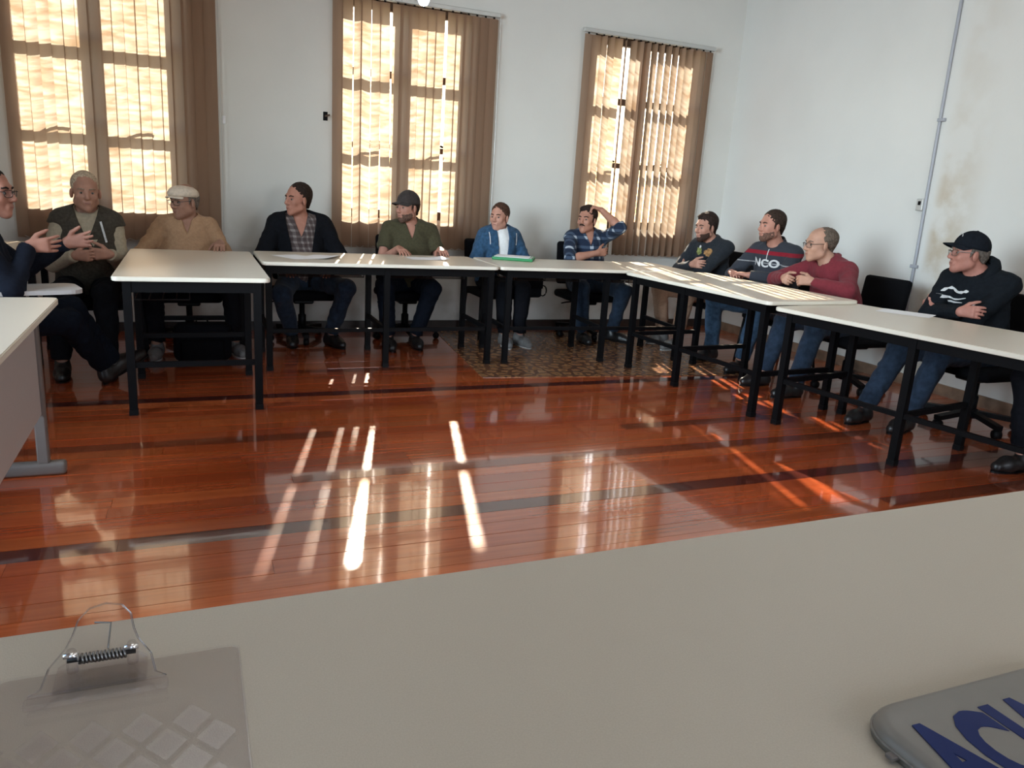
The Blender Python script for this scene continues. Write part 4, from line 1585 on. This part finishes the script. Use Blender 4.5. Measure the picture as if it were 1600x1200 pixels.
def strip(pts, w):
    """a ribbon along 2D points"""
    vs, fs = [], []
    n = len(pts)
    ws = w if isinstance(w, (list, tuple)) else [w] * n
    for i, (x, y) in enumerate(pts):
        a, b_ = pts[max(0, i - 1)], pts[min(n - 1, i + 1)]
        t = (b_[0] - a[0], b_[1] - a[1])
        l = math.hypot(*t)
        nx, ny = -t[1] / l, t[0] / l
        vs += [(x + nx * ws[i] / 2, y + ny * ws[i] / 2), (x - nx * ws[i] / 2, y - ny * ws[i] / 2)]
    for i in range(n - 1):
        fs.append((2 * i, 2 * i + 1, 2 * i + 3, 2 * i + 2))
    return vs, fs


def blob(cx, cy, rx, ry, seed, n=18):
    r = random.Random(seed)
    vs = [(cx, cy)]
    for ring_ in (0.5, 1.0):
        for k in range(n):
            a = 2 * PI * k / n
            q = ring_ * (1 if ring_ < 1 else r.uniform(0.75, 1.15))
            vs.append((cx + rx * q * math.cos(a), cy + ry * q * math.sin(a)))
    fs = [(0, 1 + k, 1 + (k + 1) % n) for k in range(n)]
    fs += [(1 + k, 1 + n + k, 1 + n + (k + 1) % n, 1 + (k + 1) % n) for k in range(n)]
    return vs, fs


def baseball_cap(I, m, tilt=0.0, label=None):
    hp, loc, hs = I['hp'], I['loc'], I['hs']
    AX = I['AX'] @ Matrix.Rotation(tilt, 3, 'X')
    c = Vector(tuple(loc(hp(0, -0.012, 0.040))))
    cp = part('cap', MB().ell(c, (0.086 * hs, 0.108 * hs, 0.098 * hs), AX, 28, 10, z0=-0.12), m, I['root'], True, label)
    prof = [(-1 + 2 * i / 14) for i in range(15)]
    vs, fs = [], []
    nr = 6
    for side in (0, 1):
        for j in range(nr + 1):
            r = j / nr
            for u in prof:
                x = u * (0.080 - 0.010 * r) * hs
                yf = (0.092 * math.sqrt(max(0, 1 - (u * 0.93) ** 2)) + r * 0.082 * math.sqrt(max(0.0, 1 - 0.75 * u * u))) * hs
                z = (0.010 - 0.020 * u * u - 0.018 * r) * hs - side * 0.004
                vs.append(tuple(c + AX @ Vector((x, yf, z))))
    q = len(prof)
    o2 = (nr + 1) * q
    for j in range(nr):
        for i in range(q - 1):
            a = j * q + i
            fs.append((a, a + 1, a + q + 1, a + q))
            fs.append((o2 + a + q, o2 + a + q + 1, o2 + a + 1, o2 + a))
    for i in range(q - 1):
        a = nr * q + i
        fs.append((a, a + 1, o2 + a + 1, o2 + a))
    for j in range(nr):
        for i in (0, q - 1):
            a, b_ = j * q + i, (j + 1) * q + i
            fs.append((a, b_, o2 + b_, o2 + a))
    mb = MB()
    mb.add(vs, fs)
    part('brim', mb, m, cp, True)
    part('button', MB().ell(c + AX @ Vector((0, 0, 0.098 * hs)), (0.008, 0.008, 0.005), AX, 10, 5), m, cp, True)
    sm = MB()
    for k in range(6):
        a = PI / 6 + k * PI / 3
        sm.tube([c + AX @ Vector((0.0868 * hs * math.cos(t) * math.cos(a), 0.1088 * hs * math.cos(t) * math.sin(a), 0.0988 * hs * math.sin(t))) for t in np.linspace(0.05, 1.5, 9)], 0.0012, 4)
    part('panel_seams', sm, m, cp)
    return cp, c, AX


def glasses(I, m='glass_frame', lens=True):
    hp, loc = I['hp'], I['loc']
    g = []
    fr_ = MB()
    for sx in (-1, 1):
        pts = []
        for k in range(16):
            a = 2 * PI * k / 16
            ex = math.copysign(abs(math.cos(a)) ** 0.7, math.cos(a))
            ez = math.copysign(abs(math.sin(a)) ** 0.7, math.sin(a))
            pts.append(loc(hp(sx * 0.034 + 0.026 * ex, 0.106 - 0.010 * abs(ex * 0.5 * sx + 0.5 * (1 if sx > 0 else 1)) - abs(sx * 0.034 + 0.026 * ex) * 0.10, -0.003 + 0.018 * ez)))
        fr_.tube(pts, 0.0016, 6, True)
        fr_.tube([loc(hp(sx * 0.060, 0.096, 0.006)), loc(hp(sx * 0.074, 0.088, 0.006)), loc(hp(sx * 0.081, 0.0, 0.008)), loc(hp(sx * 0.080, -0.02, -0.006))], 0.002, 6)
        g.append([tuple(p) for p in pts])
    fr_.tube([loc(hp(-0.009, 0.101, 0.002)), loc(hp(0, 0.105, 0.005)), loc(hp(0.009, 0.101, 0.002))], 0.002, 6)
    gl = part('spectacles', fr_, m, I['root'], True)
    if lens:
        for pts in g:
            mb = MB()
            mb.add(pts, [tuple(range(len(pts)))])
            part('lens', mb, 'lens', gl)
    return gl


# ------------------------------------------------------------------ chairs
def swivel_chair(label, x, y, face, seat=0.42, back_top=0.86, group='black swivel chairs'):
    a = math.atan2(face[1], face[0]) - PI / 2
    r = thing('swivel_chair', label, 'chair', (x, y, 0), a, group)
    part('seat', MB().rbox(-0.235, 0.235, -0.22, 0.235, seat - 0.075, seat - 0.005, 0.03, 3), 'chair_black', r, True)
    bk = MB().rbox(-0.21, 0.21, -0.03, 0.03, -0.20, 0.20, 0.028, 3).xf(Matrix.Translation((0, -0.245, back_top - 0.20)) @ Matrix.Rotation(0.12, 4, 'X'))
    part('backrest', bk, 'chair_black', r, True)
    part('back_bar', MB().bar((0, -0.10, seat - 0.09), (0, -0.27, seat - 0.07), 0.05, 0.012).bar((0, -0.265, seat - 0.08), (0, -0.275, back_top - 0.2), 0.05, 0.012), 'chair_plastic', r)
    part('mechanism', MB().rbox(-0.08, 0.08, -0.11, 0.11, seat - 0.115, seat - 0.07, 0.01, 1), 'chair_plastic', r)
    part('height_lever', MB().tube([(0.05, 0.02, seat - 0.09), (0.20, 0.03, seat - 0.10), (0.25, 0.03, seat - 0.11)], 0.007, 6), 'chair_plastic', r)
    part('gas_column', MB().lathe([(0.032, 0.075), (0.032, 0.20), (0.022, 0.21), (0.022, seat - 0.10)], 14), 'chair_plastic', r, True)
    part('hub', MB().lathe([(0.045, 0.06), (0.05, 0.07), (0.045, 0.115), (0.034, 0.12)], 14), 'chair_plastic', r, True)
    for k in range(5):
        an = 2 * PI * k / 5 + 0.3
        c_, s_ = math.cos(an), math.sin(an)
        lg = part('leg', MB().bar((0.03 * c_, 0.03 * s_, 0.095), (0.29 * c_, 0.29 * s_, 0.07), 0.045, 0.03), 'chair_plastic', r)
        part('caster', MB().tube([(0.275 * c_ - 0.02 * s_, 0.275 * s_ + 0.02 * c_, 0.028), (0.275 * c_ + 0.02 * s_, 0.275 * s_ - 0.02 * c_, 0.028)], 0.028, 12), 'chair_plastic', lg, True)
    return r


def fixed_chair(label, x, y, face, seat=0.43, back_top=0.85, tablet=False, group='black four-legged chairs'):
    a = math.atan2(face[1], face[0]) - PI / 2
    r = thing('fixed_chair', label, 'chair', (x, y, 0), a, group)
    part('seat', MB().rbox(-0.22, 0.22, -0.21, 0.22, seat - 0.06, seat - 0.005, 0.025, 3), 'chair_black', r, True)
    bk = MB().rbox(-0.215, 0.215, -0.025, 0.025, -0.16, 0.16, 0.023, 3).xf(Matrix.Translation((0, -0.25, back_top - 0.16)) @ Matrix.Rotation(0.16, 4, 'X'))
    part('backrest', bk, 'chair_black', r, True)
    for sx in (-1, 1):
        part('leg', MB().tube([(0.20 * sx, 0.19, seat - 0.05), (0.215 * sx, 0.23, 0.0)], 0.011, 8), 'chair_plastic', r, True)
        part('leg', MB().tube([(0.20 * sx, -0.19, seat - 0.05), (0.215 * sx, -0.25, 0.0)], 0.011, 8), 'chair_plastic', r, True)
        part('back_post', MB().tube([(0.205 * sx, -0.15, seat - 0.05), (0.205 * sx, -0.235, seat + 0.02), (0.19 * sx, -0.275, back_top - 0.10)], 0.011, 8), 'chair_plastic', r, True)
    part('seat_frame', MB().bar((-0.2, 0.19, seat - 0.06), (0.2, 0.19, seat - 0.06), 0.02).bar((-0.2, -0.19, seat - 0.06), (0.2, -0.19, seat - 0.06), 0.02), 'chair_plastic', r)
    if tablet:
        part('arm_post', MB().tube([(0.235, -0.10, seat - 0.05), (0.26, -0.10, 0.60), (0.26, 0.10, 0.66)], 0.012, 8), 'chair_plastic', r, True)
        part('writing_tablet', MB().prism(rounded_rect(0.13, 0.40, -0.12, 0.44, 0.06), 0.668, 0.688), 'grey_panel', r, label='grey writing tablet')
    return r

# ------------------------------------------------------------------ clothing
M['navy'] = cloth('navy_jacket_cloth', (0.009, 0.011, 0.018))
M['dark_navy'] = cloth('dark_navy_trouser_cloth', (0.007, 0.010, 0.017))
M['black_cloth'] = cloth('black_cloth', (0.007, 0.0075, 0.010))
M['jeans'] = cloth('dark_blue_denim', (0.017, 0.029, 0.050), 0.3, 30)
M['jeans_light'] = cloth('mid_blue_denim', (0.032, 0.062, 0.105), 0.35, 30)
M['denim'] = cloth('blue_denim_jacket', (0.026, 0.068, 0.130), 0.3, 40)
M['olive'] = cloth('olive_polo', (0.056, 0.049, 0.026))
M['vest'] = cloth('dark_olive_vest', (0.045, 0.037, 0.027), 0.3)
M['sage'] = cloth('pale_sage_shirt', (0.31, 0.255, 0.18), 0.12)
M['tan'] = cloth('tan_knit', (0.36, 0.215, 0.125), 0.10)
M['white_tee'] = cloth('white_cotton', (0.72, 0.72, 0.72), 0.04)
M['maroon'] = cloth('maroon_knit', (0.155, 0.022, 0.030), 0.12)
M['khaki'] = cloth('tan_trousers', (0.27, 0.165, 0.11), 0.12)
M['crew'] = cloth('black_sweatshirt', (0.016, 0.019, 0.024))
M['hoodie'] = cloth('black_hoodie', (0.008, 0.010, 0.013))
M['plaid_grey'] = plaid('grey_check_shirt', (0.065, 0.046, 0.045), (0.11, 0.088, 0.085), (0.22, 0.19, 0.18), 0.045, 0.045)
M['plaid_blue'] = plaid('blue_check_shirt', (0.012, 0.020, 0.042), (0.045, 0.065, 0.105), (0.38, 0.42, 0.47), 0.095, 0.085, 0.70)
M['banded'] = banded('dark_sweater_with_red_bands', (0.030, 0.033, 0.042), [(0.848, 0.856, (0.26, 0.26, 0.27)), (0.918, 0.950, (0.20, 0.010, 0.020))])
M['print_white'] = cloth('white_print', (0.55, 0.55, 0.55), 0.1)
M['print_green'] = cloth('green_print', (0.20, 0.22, 0.07), 0.5, 50)
M['print_orange'] = cloth('orange_print', (0.28, 0.15, 0.06), 0.5, 50)
M['cap_beige'] = cloth('beige_tweed', (0.60, 0.50, 0.40), 0.12)
M['cap_dark'] = cloth('dark_brown_cap_cloth', (0.040, 0.032, 0.030))
M['cap_black'] = cloth('black_cap_cloth', (0.008, 0.010, 0.014))

# ------------------------------------------------------------------ people
# the speaker at far left
p = person('man at the left edge in a navy jacket and glasses gesturing with both raised hands', (-0.99, 4.60, 0.50), (0.95, 0.30), (-0.99, 4.53, 0.935), (-0.885, 4.52, 1.135), (1, -0.28, 0.0),
           dict(R=((-0.735, 4.44, 0.885), (-0.86, 4.25, 0.70), (0.95, 0.05, 0.10), (0.1, 1, 0.1), 0.28, 9), L=((-0.60, 4.68, 0.885), (-0.80, 4.75, 0.66), (0.95, -0.12, 0.22), (0.1, -1, 0.1), 0.28, 9)),
           ((-0.50, 5.10, 0.115), (-0.46, 5.15, 0.135)), ((-0.70, 4.70, 0.7), (-0.60, 4.95, 0.8)), toes=((0.55, 0.50, 0.45), (0.75, 0.35, 0.45)),
           tone=(0.33, 0.15, 0.105), top='navy', bottom='dark_navy', hair=(0.018, 0.014, 0.012), belly=0.05, fat=0.02, seed=1, collar=('stand', 'navy'), limb=1.04)
glasses(p)
fixed_chair('black chair with a grey writing tablet holding the speaker in the navy jacket', -1.03, 4.58, (0.95, 0.30), tablet=True, back_top=1.06)

# grey haired man in the vest
p = person('grey-haired man in a dark vest over a pale sage shirt with clasped hands', (-0.63, 5.86, 0.50), (0.08, -1), (-0.615, 5.80, 0.935), (-0.605, 5.74, 1.12), (0.20, -1, -0.05),
           dict(R=((-0.665, 5.52, 0.735), (-0.84, 5.70, 0.60), (0.85, -0.5, 0.05), (0.35, 0.9, 0.1), 0.75, 4), L=((-0.47, 5.54, 0.745), (-0.42, 5.74, 0.60), (-0.85, -0.5, 0.05), (-0.35, 0.9, 0.1), 0.75, 4)),
           ((-0.76, 5.36, 0.09), (-0.50, 5.36, 0.09)), ((-0.75, 5.40, 0.7), (-0.50, 5.40, 0.7)),
           tone=(0.34, 0.17, 0.115), top='sage', bottom='black_cloth', hair=(0.40, 0.31, 0.22), brow=(0.25, 0.18, 0.13), vest='vest', belly=0.05, fat=0.015, seed=2, collar=('stand', 'vest'), hair_top=0.008, recede=0.004, bald=True, wide=-0.028)
chest_patch(p, 'name_badge', 'sage', [([(-0.025, -0.04), (0.025, -0.04), (0.025, 0.04), (-0.025, 0.04), (0, 0)], [(0, 1, 4), (1, 2, 4), (2, 3, 4), (3, 0, 4)])], -0.13, 0.035, 'pale badge', 0.006)
chest_patch(p, 'lanyard', 'print_white', [strip([(0.035 + 0.03 * t, 0.05 - 0.13 * t) for t in [0, .25, .5, .75, 1]][::-1], 0.012)], -0.03, 0.045, 'pale lanyard strap', 0.008)
fixed_chair('black chair holding the grey-haired man in the vest', -0.63, 5.88, (0.08, -1))

# man in the flat cap
p = person('man in a beige flat cap and tan sweater leaning on the left table', (-0.02, 6.30, 0.50), (0.0, -1), (-0.015, 6.24, 0.90), (-0.025, 6.19, 1.075), (-0.74, -0.66, -0.08),
           dict(R=((-0.13, 6.00, 0.60), (-0.40, 6.15, 0.68), (0.3, -0.9, -0.2), (0.2, 0.0, -1), 0.4), L=((0.205, 6.00, 0.800), (0.30, 6.10, 0.60), (-0.10, -1, -0.15), (0, 0.1, -1), 0.30, 5)),
           ((-0.24, 5.86, 0.09), (0.29, 5.90, 0.09)), ((-0.26, 5.86, 0.7), (0.27, 5.86, 0.7)), toes=((-0.1, -1, 0), (0.25, -1, 0)),
           tone=(0.31, 0.16, 0.11), top='tan', bottom='black_cloth', shoe='shoe_grey', hair=(0.16, 0.13, 0.11), belly=0.07, fat=0.03, seed=3, collar=('rib', 'tan'), vneck=0.045, wide=-0.02, capped=True, hair_top=0.002)
HPf, LOC = p['hp'], p['loc']
AX = p['AX'] @ Matrix.Rotation(0.10, 3, 'X')
c = Vector(tuple(LOC(HPf(0, 0.000, 0.052))))
cp = part('flat_cap', MB().ell(c, (0.092, 0.118, 0.062), AX, 28, 8, z0=-0.30), 'cap_beige', p['root'], True)
mb = MB()
vs, fs = [], []
for side in (0, 1):
    for j in range(4):
        for i in range(13):
            u = -1 + i / 6
            yy = 0.100 * math.sqrt(max(0, 1 - (u * 0.8) ** 2)) + j / 3 * 0.040 * math.sqrt(max(0, 1 - 0.9 * u * u))
            vs.append(tuple(c + AX @ Vector((u * 0.072, yy, -0.014 - 0.010 * j / 3 - 0.008 * u * u - 0.006 * side))))
for j in range(3):
    for i in range(12):
        a = j * 13 + i
        fs += [(a, a + 1, a + 14, a + 13), (52 + a + 13, 52 + a + 14, 52 + a + 1, 52 + a)]
fs += [(39 + i, 40 + i, 52 + 40 + i, 52 + 39 + i) for i in range(12)]
mb.add(vs, fs)
part('brim', mb, 'cap_beige', cp, True)
glasses(p)
swivel_chair('black swivel chair under the man in the flat cap', -0.02, 6.32, (0, -1))

# man in the dark jacket
p = person('man in a dark open jacket over a grey check shirt with hands on his lap', (0.835, 6.42, 0.50), (0.0, -1), (0.815, 6.38, 0.935), (0.790, 6.33, 1.125), (-0.84, -0.52, 0.02),
           dict(R=((0.665, 6.10, 0.625), (0.42, 6.40, 0.66), (0.25, -1, -0.15), (0.2, 0.1, -1), 0.4), L=((0.985, 6.10, 0.625), (1.22, 6.40, 0.66), (-0.25, -1, -0.15), (-0.2, 0.1, -1), 0.4)),
           ((0.73, 6.22, 0.09), (1.02, 6.15, 0.09)), ((0.58, 5.95, 0.75), (1.16, 5.95, 0.72)), toes=((-0.1, -1, 0), (0.45, -1, 0)),
           tone=(0.37, 0.165, 0.115), top='plaid_grey', bottom='jeans', jacket='black_cloth', jopen=0.068, hair=(0.022, 0.013, 0.010), belly=0.035, seed=4, recede=0.005, wide=0.012, collar=('fold', M['black_cloth']), vneck=0.085, hair_top=0.012)
swivel_chair('black swivel chair under the man in the dark open jacket', 0.835, 6.44, (0, -1))

# man in the olive polo
p = person('bearded man in a dark cap and olive polo resting both hands on papers', (1.705, 6.42, 0.50), (-0.02, -1), (1.700, 6.36, 0.93), (1.665, 6.31, 1.11), (-0.86, -0.50, -0.02),
           dict(R=((1.535, 6.06, 0.795), (1.43, 6.22, 0.60), (0.15, -1, -0.12), (0, 0.1, -1), 0.25, 7), L=((1.880, 6.06, 0.795), (1.97, 6.22, 0.60), (0.02, -1, -0.12), (0, 0.1, -1), 0.25, 7)),
           ((1.46, 6.02, 0.09), (1.69, 6.05, 0.09)), ((1.36, 5.92, 0.75), (1.86, 5.92, 0.72)),
           tone=(0.37, 0.175, 0.125), top='olive', sleeve='short', bottom='dark_navy', hair=(0.03, 0.018, 0.013), beard=(0.10, 0.055, 0.04), belly=0.06, fat=0.02, seed=5, capped=True, collar=('fold', 'olive'), vneck=0.06)
baseball_cap(p, 'cap_dark', 0.02)
swivel_chair('black swivel chair under the man in the olive polo', 1.705, 6.45, (0, -1))

# woman in denim
p = person('woman in a blue denim jacket over a white tee sitting behind the green folder', (2.535, 6.46, 0.50), (0.0, -1), (2.530, 6.42, 0.895), (2.512, 6.395, 1.065), (-0.74, -0.67, 0.0),
           dict(R=((2.46, 6.19, 0.615), (2.24, 6.40, 0.64), (0.5, -0.9, -0.1), (0.1, 0.1, -1), 0.5), L=((2.61, 6.19, 0.615), (2.84, 6.40, 0.64), (-0.5, -0.9, -0.1), (-0.1, 0.1, -1), 0.5)),
           ((2.47, 6.02, 0.09), (2.61, 6.02, 0.09)), ((2.44, 6.0, 0.7), (2.63, 6.0, 0.7)), toes=((-0.1, -1, 0), (0.15, -1, 0)),
           tone=(0.44, 0.225, 0.165), top='white_tee', bottom='black_cloth', shoe='shoe_grey', jacket='denim', jopen=0.032, hair=(0.060, 0.030, 0.020), belly=0.01, sex='f', seed=6, hs=0.95, collar=('fold', M['denim']), hair_top=0.010, limb=0.94)
for sx in (-1, 1):
    chest_patch(p, 'shoulder_seam', 'print_white', [strip([(sx * (0.128 - 0.008 * t), 0.05 - 0.10 * t) for t in np.linspace(0, 1, 6)], 0.007)], 0.0, 0.0, 'pale stitched shoulder seam', 0.026)
fixed_chair('black chair under the woman in the denim jacket', 2.535, 6.47, (0, -1))
hb = thing('handbag', 'black handbag with a loop strap at the hip of the woman in denim', 'bag', (2.755, 6.16, 0.40))
part('body', MB().rbox(-0.10, 0.085, -0.06, 0.06, 0.0, 0.17, 0.025, 3), 'black_cloth', hb, True)
part('flap', MB().rbox(-0.102, 0.087, -0.066, -0.05, 0.08, 0.172, 0.006, 1), 'chair_black', hb, True)
part('loop_strap', MB().tube([(0.085 + 0.032 + 0.034 * math.cos(a), 0, 0.055 + 0.045 * math.sin(a)) for a in np.linspace(0, 2 * PI, 17)[:-1]], 0.006, 6, True), 'chair_plastic', hb, True)

# man scratching his head
p = person('man with a moustache in a blue check shirt with one arm over his head', (3.43, 6.45, 0.50), (-0.05, -1), (3.40, 6.41, 0.915), (3.365, 6.375, 1.08), (-0.82, -0.57, 0.05),
           dict(R=((3.385, 6.165, 0.800), (3.02, 6.10, 0.62), (1, 0.12, 0.10), (0.0, 1, 0), 0.35), L=((3.475, 6.32, 1.175), (3.66, 5.95, 0.95), (-0.85, 0.15, 0.25), (-0.1, 0.1, -1), 0.55)),
           ((3.27, 6.10, 0.09), (3.60, 6.14, 0.09)), ((3.12, 5.95, 0.72), (3.60, 5.95, 0.70)), toes=((-0.1, -1, 0), (0.5, -1, 0)),
           tone=(0.37, 0.175, 0.12), top='plaid_blue', sleeve='elbow', bottom='jeans', hair=(0.022, 0.013, 0.010), moustache=(0.03, 0.018, 0.014), belly=0.02, seed=7, collar=('fold', 'plaid_blue'), vneck=0.06, hair_top=0.014, quiff=0.004)
swivel_chair('black swivel chair under the man with his arm over his head', 3.43, 6.41, (-0.05, -1))

# man in the printed crew sweatshirt
p = person('bearded man in a black printed sweatshirt with folded arms at the far right corner', (4.48, 5.86, 0.50), (-0.95, -0.28), (4.37, 5.83, 0.915), (4.27, 5.815, 1.085), (-0.98, -0.12, -0.08),
           dict(R=((4.125, 5.76, 0.760), (4.14, 6.20, 0.58), (0.05, -1, 0.15), (1, 0.1, -0.2), 0.45), L=((4.17, 5.93, 0.735), (4.14, 5.42, 0.62), (0.25, 1, 0.05), (0.9, -0.2, 0.2), 0.5)),
           ((4.06, 6.00, 0.09), (4.02, 5.72, 0.09)), ((3.9, 6.12, 0.7), (3.9, 5.64, 0.72)), toes=((-1, -0.2, 0), (-1, -0.3, 0)),
           tone=(0.38, 0.19, 0.135), top='crew', bottom='khaki', shoe='shoe_grey', hair=(0.024, 0.014, 0.011), beard=(0.045, 0.024, 0.018), belly=0.01, seed=8, collar=('rib', 'crew'), hair_top=0.016, quiff=0.006)
chest_patch(p, 'green_print', 'print_green', [blob(0, 0, 0.034, 0.036, 3)], -0.010, -0.050, 'yellow green print', 0.005)
chest_patch(p, 'orange_print', 'print_orange', [blob(0, 0, 0.042, 0.034, 5)], -0.018, 0.050, 'orange print', 0.005)
chest_patch(p, 'pale_print', 'print_white', [blob(0, 0, 0.014, 0.012, 9)], 0.025, -0.045, 'pale print', 0.006)
fixed_chair('black chair under the man in the printed sweatshirt', 4.50, 5.84, (-1, 0), back_top=0.87)

# man in the banded sweater
p = person('man in a dark zip-neck sweater with red bands and white chest lettering', (4.50, 5.03, 0.50), (-0.95, -0.28), (4.40, 5.02, 0.945), (4.31, 5.015, 1.150), (-0.985, 0.08, 0.0),
           dict(R=((4.06, 5.12, 0.765), (4.35, 5.50, 0.66), (-0.35, -0.85, 0.0), (0, 0, -1), 0.3), L=((4.08, 4.92, 0.765), (4.35, 4.55, 0.66), (-0.35, 0.85, 0.05), (0, 0, -1), 0.3)),
           ((4.10, 5.30, 0.09), (4.05, 4.84, 0.09)), ((3.9, 5.36, 0.72), (3.86, 4.66, 0.76)), toes=((-1, -0.25, 0), (-1, -0.25, 0)),
           tone=(0.38, 0.18, 0.13), top='banded', bottom='jeans_light', hair=(0.030, 0.018, 0.013), beard=(0.12, 0.065, 0.048), belly=0.05, fat=0.02, seed=9, collar=('stand', 'crew'), hair_top=0.010)
tm = text_mesh('NCO', 0.082, 0.0028, 1.30)
bm = bmesh.new()
bm.from_mesh(tm)
bmesh.ops.triangulate(bm, faces=bm.faces[:])
bmesh.ops.subdivide_edges(bm, edges=[e for e in bm.edges if e.calc_length() > 0.03], cuts=2)
bm.verts.index_update()
tv = [(v.co.x - 0.105, v.co.y) for v in bm.verts]
tf = [[v.index for v in f.verts] for f in bm.faces]
bm.free()
chest_patch(p, 'chest_lettering', 'print_white', [(tv, tf)], -0.088, -0.030, 'white letters reading NCO', 0.007)
chest_patch(p, 'zip', 'print_white', [strip([(0.0, 0.0 - 0.09 * t) for t in np.linspace(0, 1, 7)], 0.007)], 0.045, 0.0, 'pale zip', 0.006)
fixed_chair('black chair under the man in the red banded sweater', 4.53, 5.02, (-1, 0))

# man in the maroon sweater
p = person('balding man with glasses in a maroon sweater leaning on clasped hands', (4.53, 4.33, 0.50), (-1, 0.02), (4.35, 4.36, 0.885), (4.245, 4.405, 1.055), (-0.96, 0.25, -0.05),
           dict(R=((4.035, 4.48, 0.800), (4.16, 4.78, 0.74), (-0.55, -0.80, 0.02), (0.6, -0.5, -0.3), 0.75, 4), L=((4.06, 4.22, 0.805), (4.14, 3.92, 0.74), (-0.75, 0.65, 0.05), (0.4, 0.7, -0.3), 0.75, 4)),
           ((3.93, 4.44, 0.09), (3.93, 4.10, 0.09)), ((3.88, 4.50, 0.72), (3.88, 4.12, 0.72)),
           tone=(0.39, 0.215, 0.15), top='maroon', bottom='jeans', hair=(0.10, 0.075, 0.058), brow=(0.14, 0.10, 0.08), belly=0.06, fat=0.025, seed=10, collar=('rib', 'maroon'), hair_top=0.0, recede=0.016, bald=True)
glasses(p)
swivel_chair('black swivel chair with a rounded back behind the man in maroon', 4.58, 4.28, (-1, 0.02), back_top=0.84)

# man in the black cap
p = person('man in a black cap, glasses and black hoodie with folded arms', (4.62, 3.32, 0.50), (-0.96, -0.24), (4.52, 3.31, 0.93), (4.43, 3.355, 1.095), (-0.88, 0.46, 0.05),
           dict(R=((4.25, 3.20, 0.760), (4.30, 3.70, 0.58), (0.1, -1, 0.15), (1, 0.1, -0.2), 0.5), L=((4.30, 3.42, 0.745), (4.30, 2.92, 0.60), (0.25, 1, 0.0), (0.9, -0.2, 0.2), 0.5)),
           ((3.96, 3.50, 0.09), (4.08, 3.28, 0.09)), ((3.95, 3.56, 0.74), (3.98, 3.20, 0.74)),
           tone=(0.38, 0.165, 0.125), top='hoodie', bottom='jeans', hair=(0.12, 0.10, 0.085), brow=(0.20, 0.16, 0.13), belly=0.04, fat=0.02, seed=11, capped=True, collar=('hood', 'hoodie'))
cp, c, AX = baseball_cap(p, 'cap_black', 0.10)
mb = MB()
for k in range(12):
    a0, a1 = 2 * PI * k / 12, 2 * PI * (k + 1) / 12
    mb.tube([c + AX @ Vector((0.022 * math.cos(a), 0.088 - 0.0 * a, 0.055 + 0.016 * math.sin(a))) for a in (a0, a1)], 0.0022, 4)
part('emblem', mb, 'print_white', cp, label='small pale oval emblem')
glasses(p, 'steel_wire')
sc_ = [strip([(x, 0.030 + 0.016 * math.sin(x * 55) * 0.5 - 0.10 * (x + 0.1) ** 2) for x in np.linspace(-0.13, 0.03, 12)], [0.004 + 0.016 * abs(math.sin(k * 1.7)) for k in range(12)]),
       strip([(x, -0.012 + 0.012 * math.sin(x * 30)) for x in np.linspace(-0.15, 0.02, 12)], [0.018, 0.02, 0.017, 0.014, 0.012, 0.010, 0.009, 0.011, 0.008, 0.006, 0.006, 0.003]),
       strip([(x, -0.045 + 0.16 * (x + 0.13) ** 2 * 3) for x in np.linspace(-0.15, 0.0, 12)], [0.018, 0.017, 0.016, 0.015, 0.013, 0.012, 0.011, 0.010, 0.008, 0.006, 0.005, 0.003]),
       strip([(x, -0.045 + 0.012 * math.sin((x - 0.03) * 40)) for x in np.linspace(0.03, 0.12, 8)], [0.004, 0.010, 0.015, 0.019, 0.018, 0.014, 0.009, 0.004])]
chest_patch(p, 'chest_print', 'print_white', sc_, -0.065, -0.03, 'white script-like chest print', 0.006)
swivel_chair('black swivel chair under the man in the black cap', 4.63, 3.27, (-1, 0), back_top=0.86)

# person cut off by the right edge
p = person('person at the right edge with only dark trousers and shoes showing', (4.58, 2.52, 0.50), (-1, 0.10), (4.60, 2.44, 0.93), (4.56, 2.42, 1.12), (-1, 0.1, 0),
           dict(R=((4.25, 2.62, 0.66), (4.5, 2.8, 0.6), (-1, 0, 0), (0, 0, -1), 0.3), L=((4.25, 2.36, 0.66), (4.5, 2.2, 0.6), (-1, 0, 0), (0, 0, -1), 0.3)),
           ((4.10, 2.55, 0.09), (4.15, 2.34, 0.09)), ((3.92, 2.72, 0.76), (3.95, 2.36, 0.74)),
           tone=(0.37, 0.18, 0.13), top='black_cloth', bottom='black_cloth', hair=(0.03, 0.02, 0.015), belly=0.03, seed=12, collar=('rib', 'black_cloth'))
swivel_chair('black swivel chair under the person cut off at the right edge', 4.60, 2.50, (-1, 0.1))

# bag under the left table
bp = thing('backpack', 'black backpack on the floor under the end-on left table', 'bag', (0.06, 5.72, 0.0))
part('body', MB().rbox(-0.19, 0.19, -0.10, 0.09, 0.0, 0.27, 0.06, 4), 'black_cloth', bp, True)
part('front_pocket', MB().rbox(-0.14, 0.14, -0.135, -0.09, 0.02, 0.17, 0.02, 3), 'chair_black', bp, True)
part('top_handle', MB().tube([(-0.04, 0.02, 0.265), (-0.03, 0.02, 0.295), (0.03, 0.02, 0.295), (0.04, 0.02, 0.265)], 0.007, 6), 'chair_plastic', bp, True)
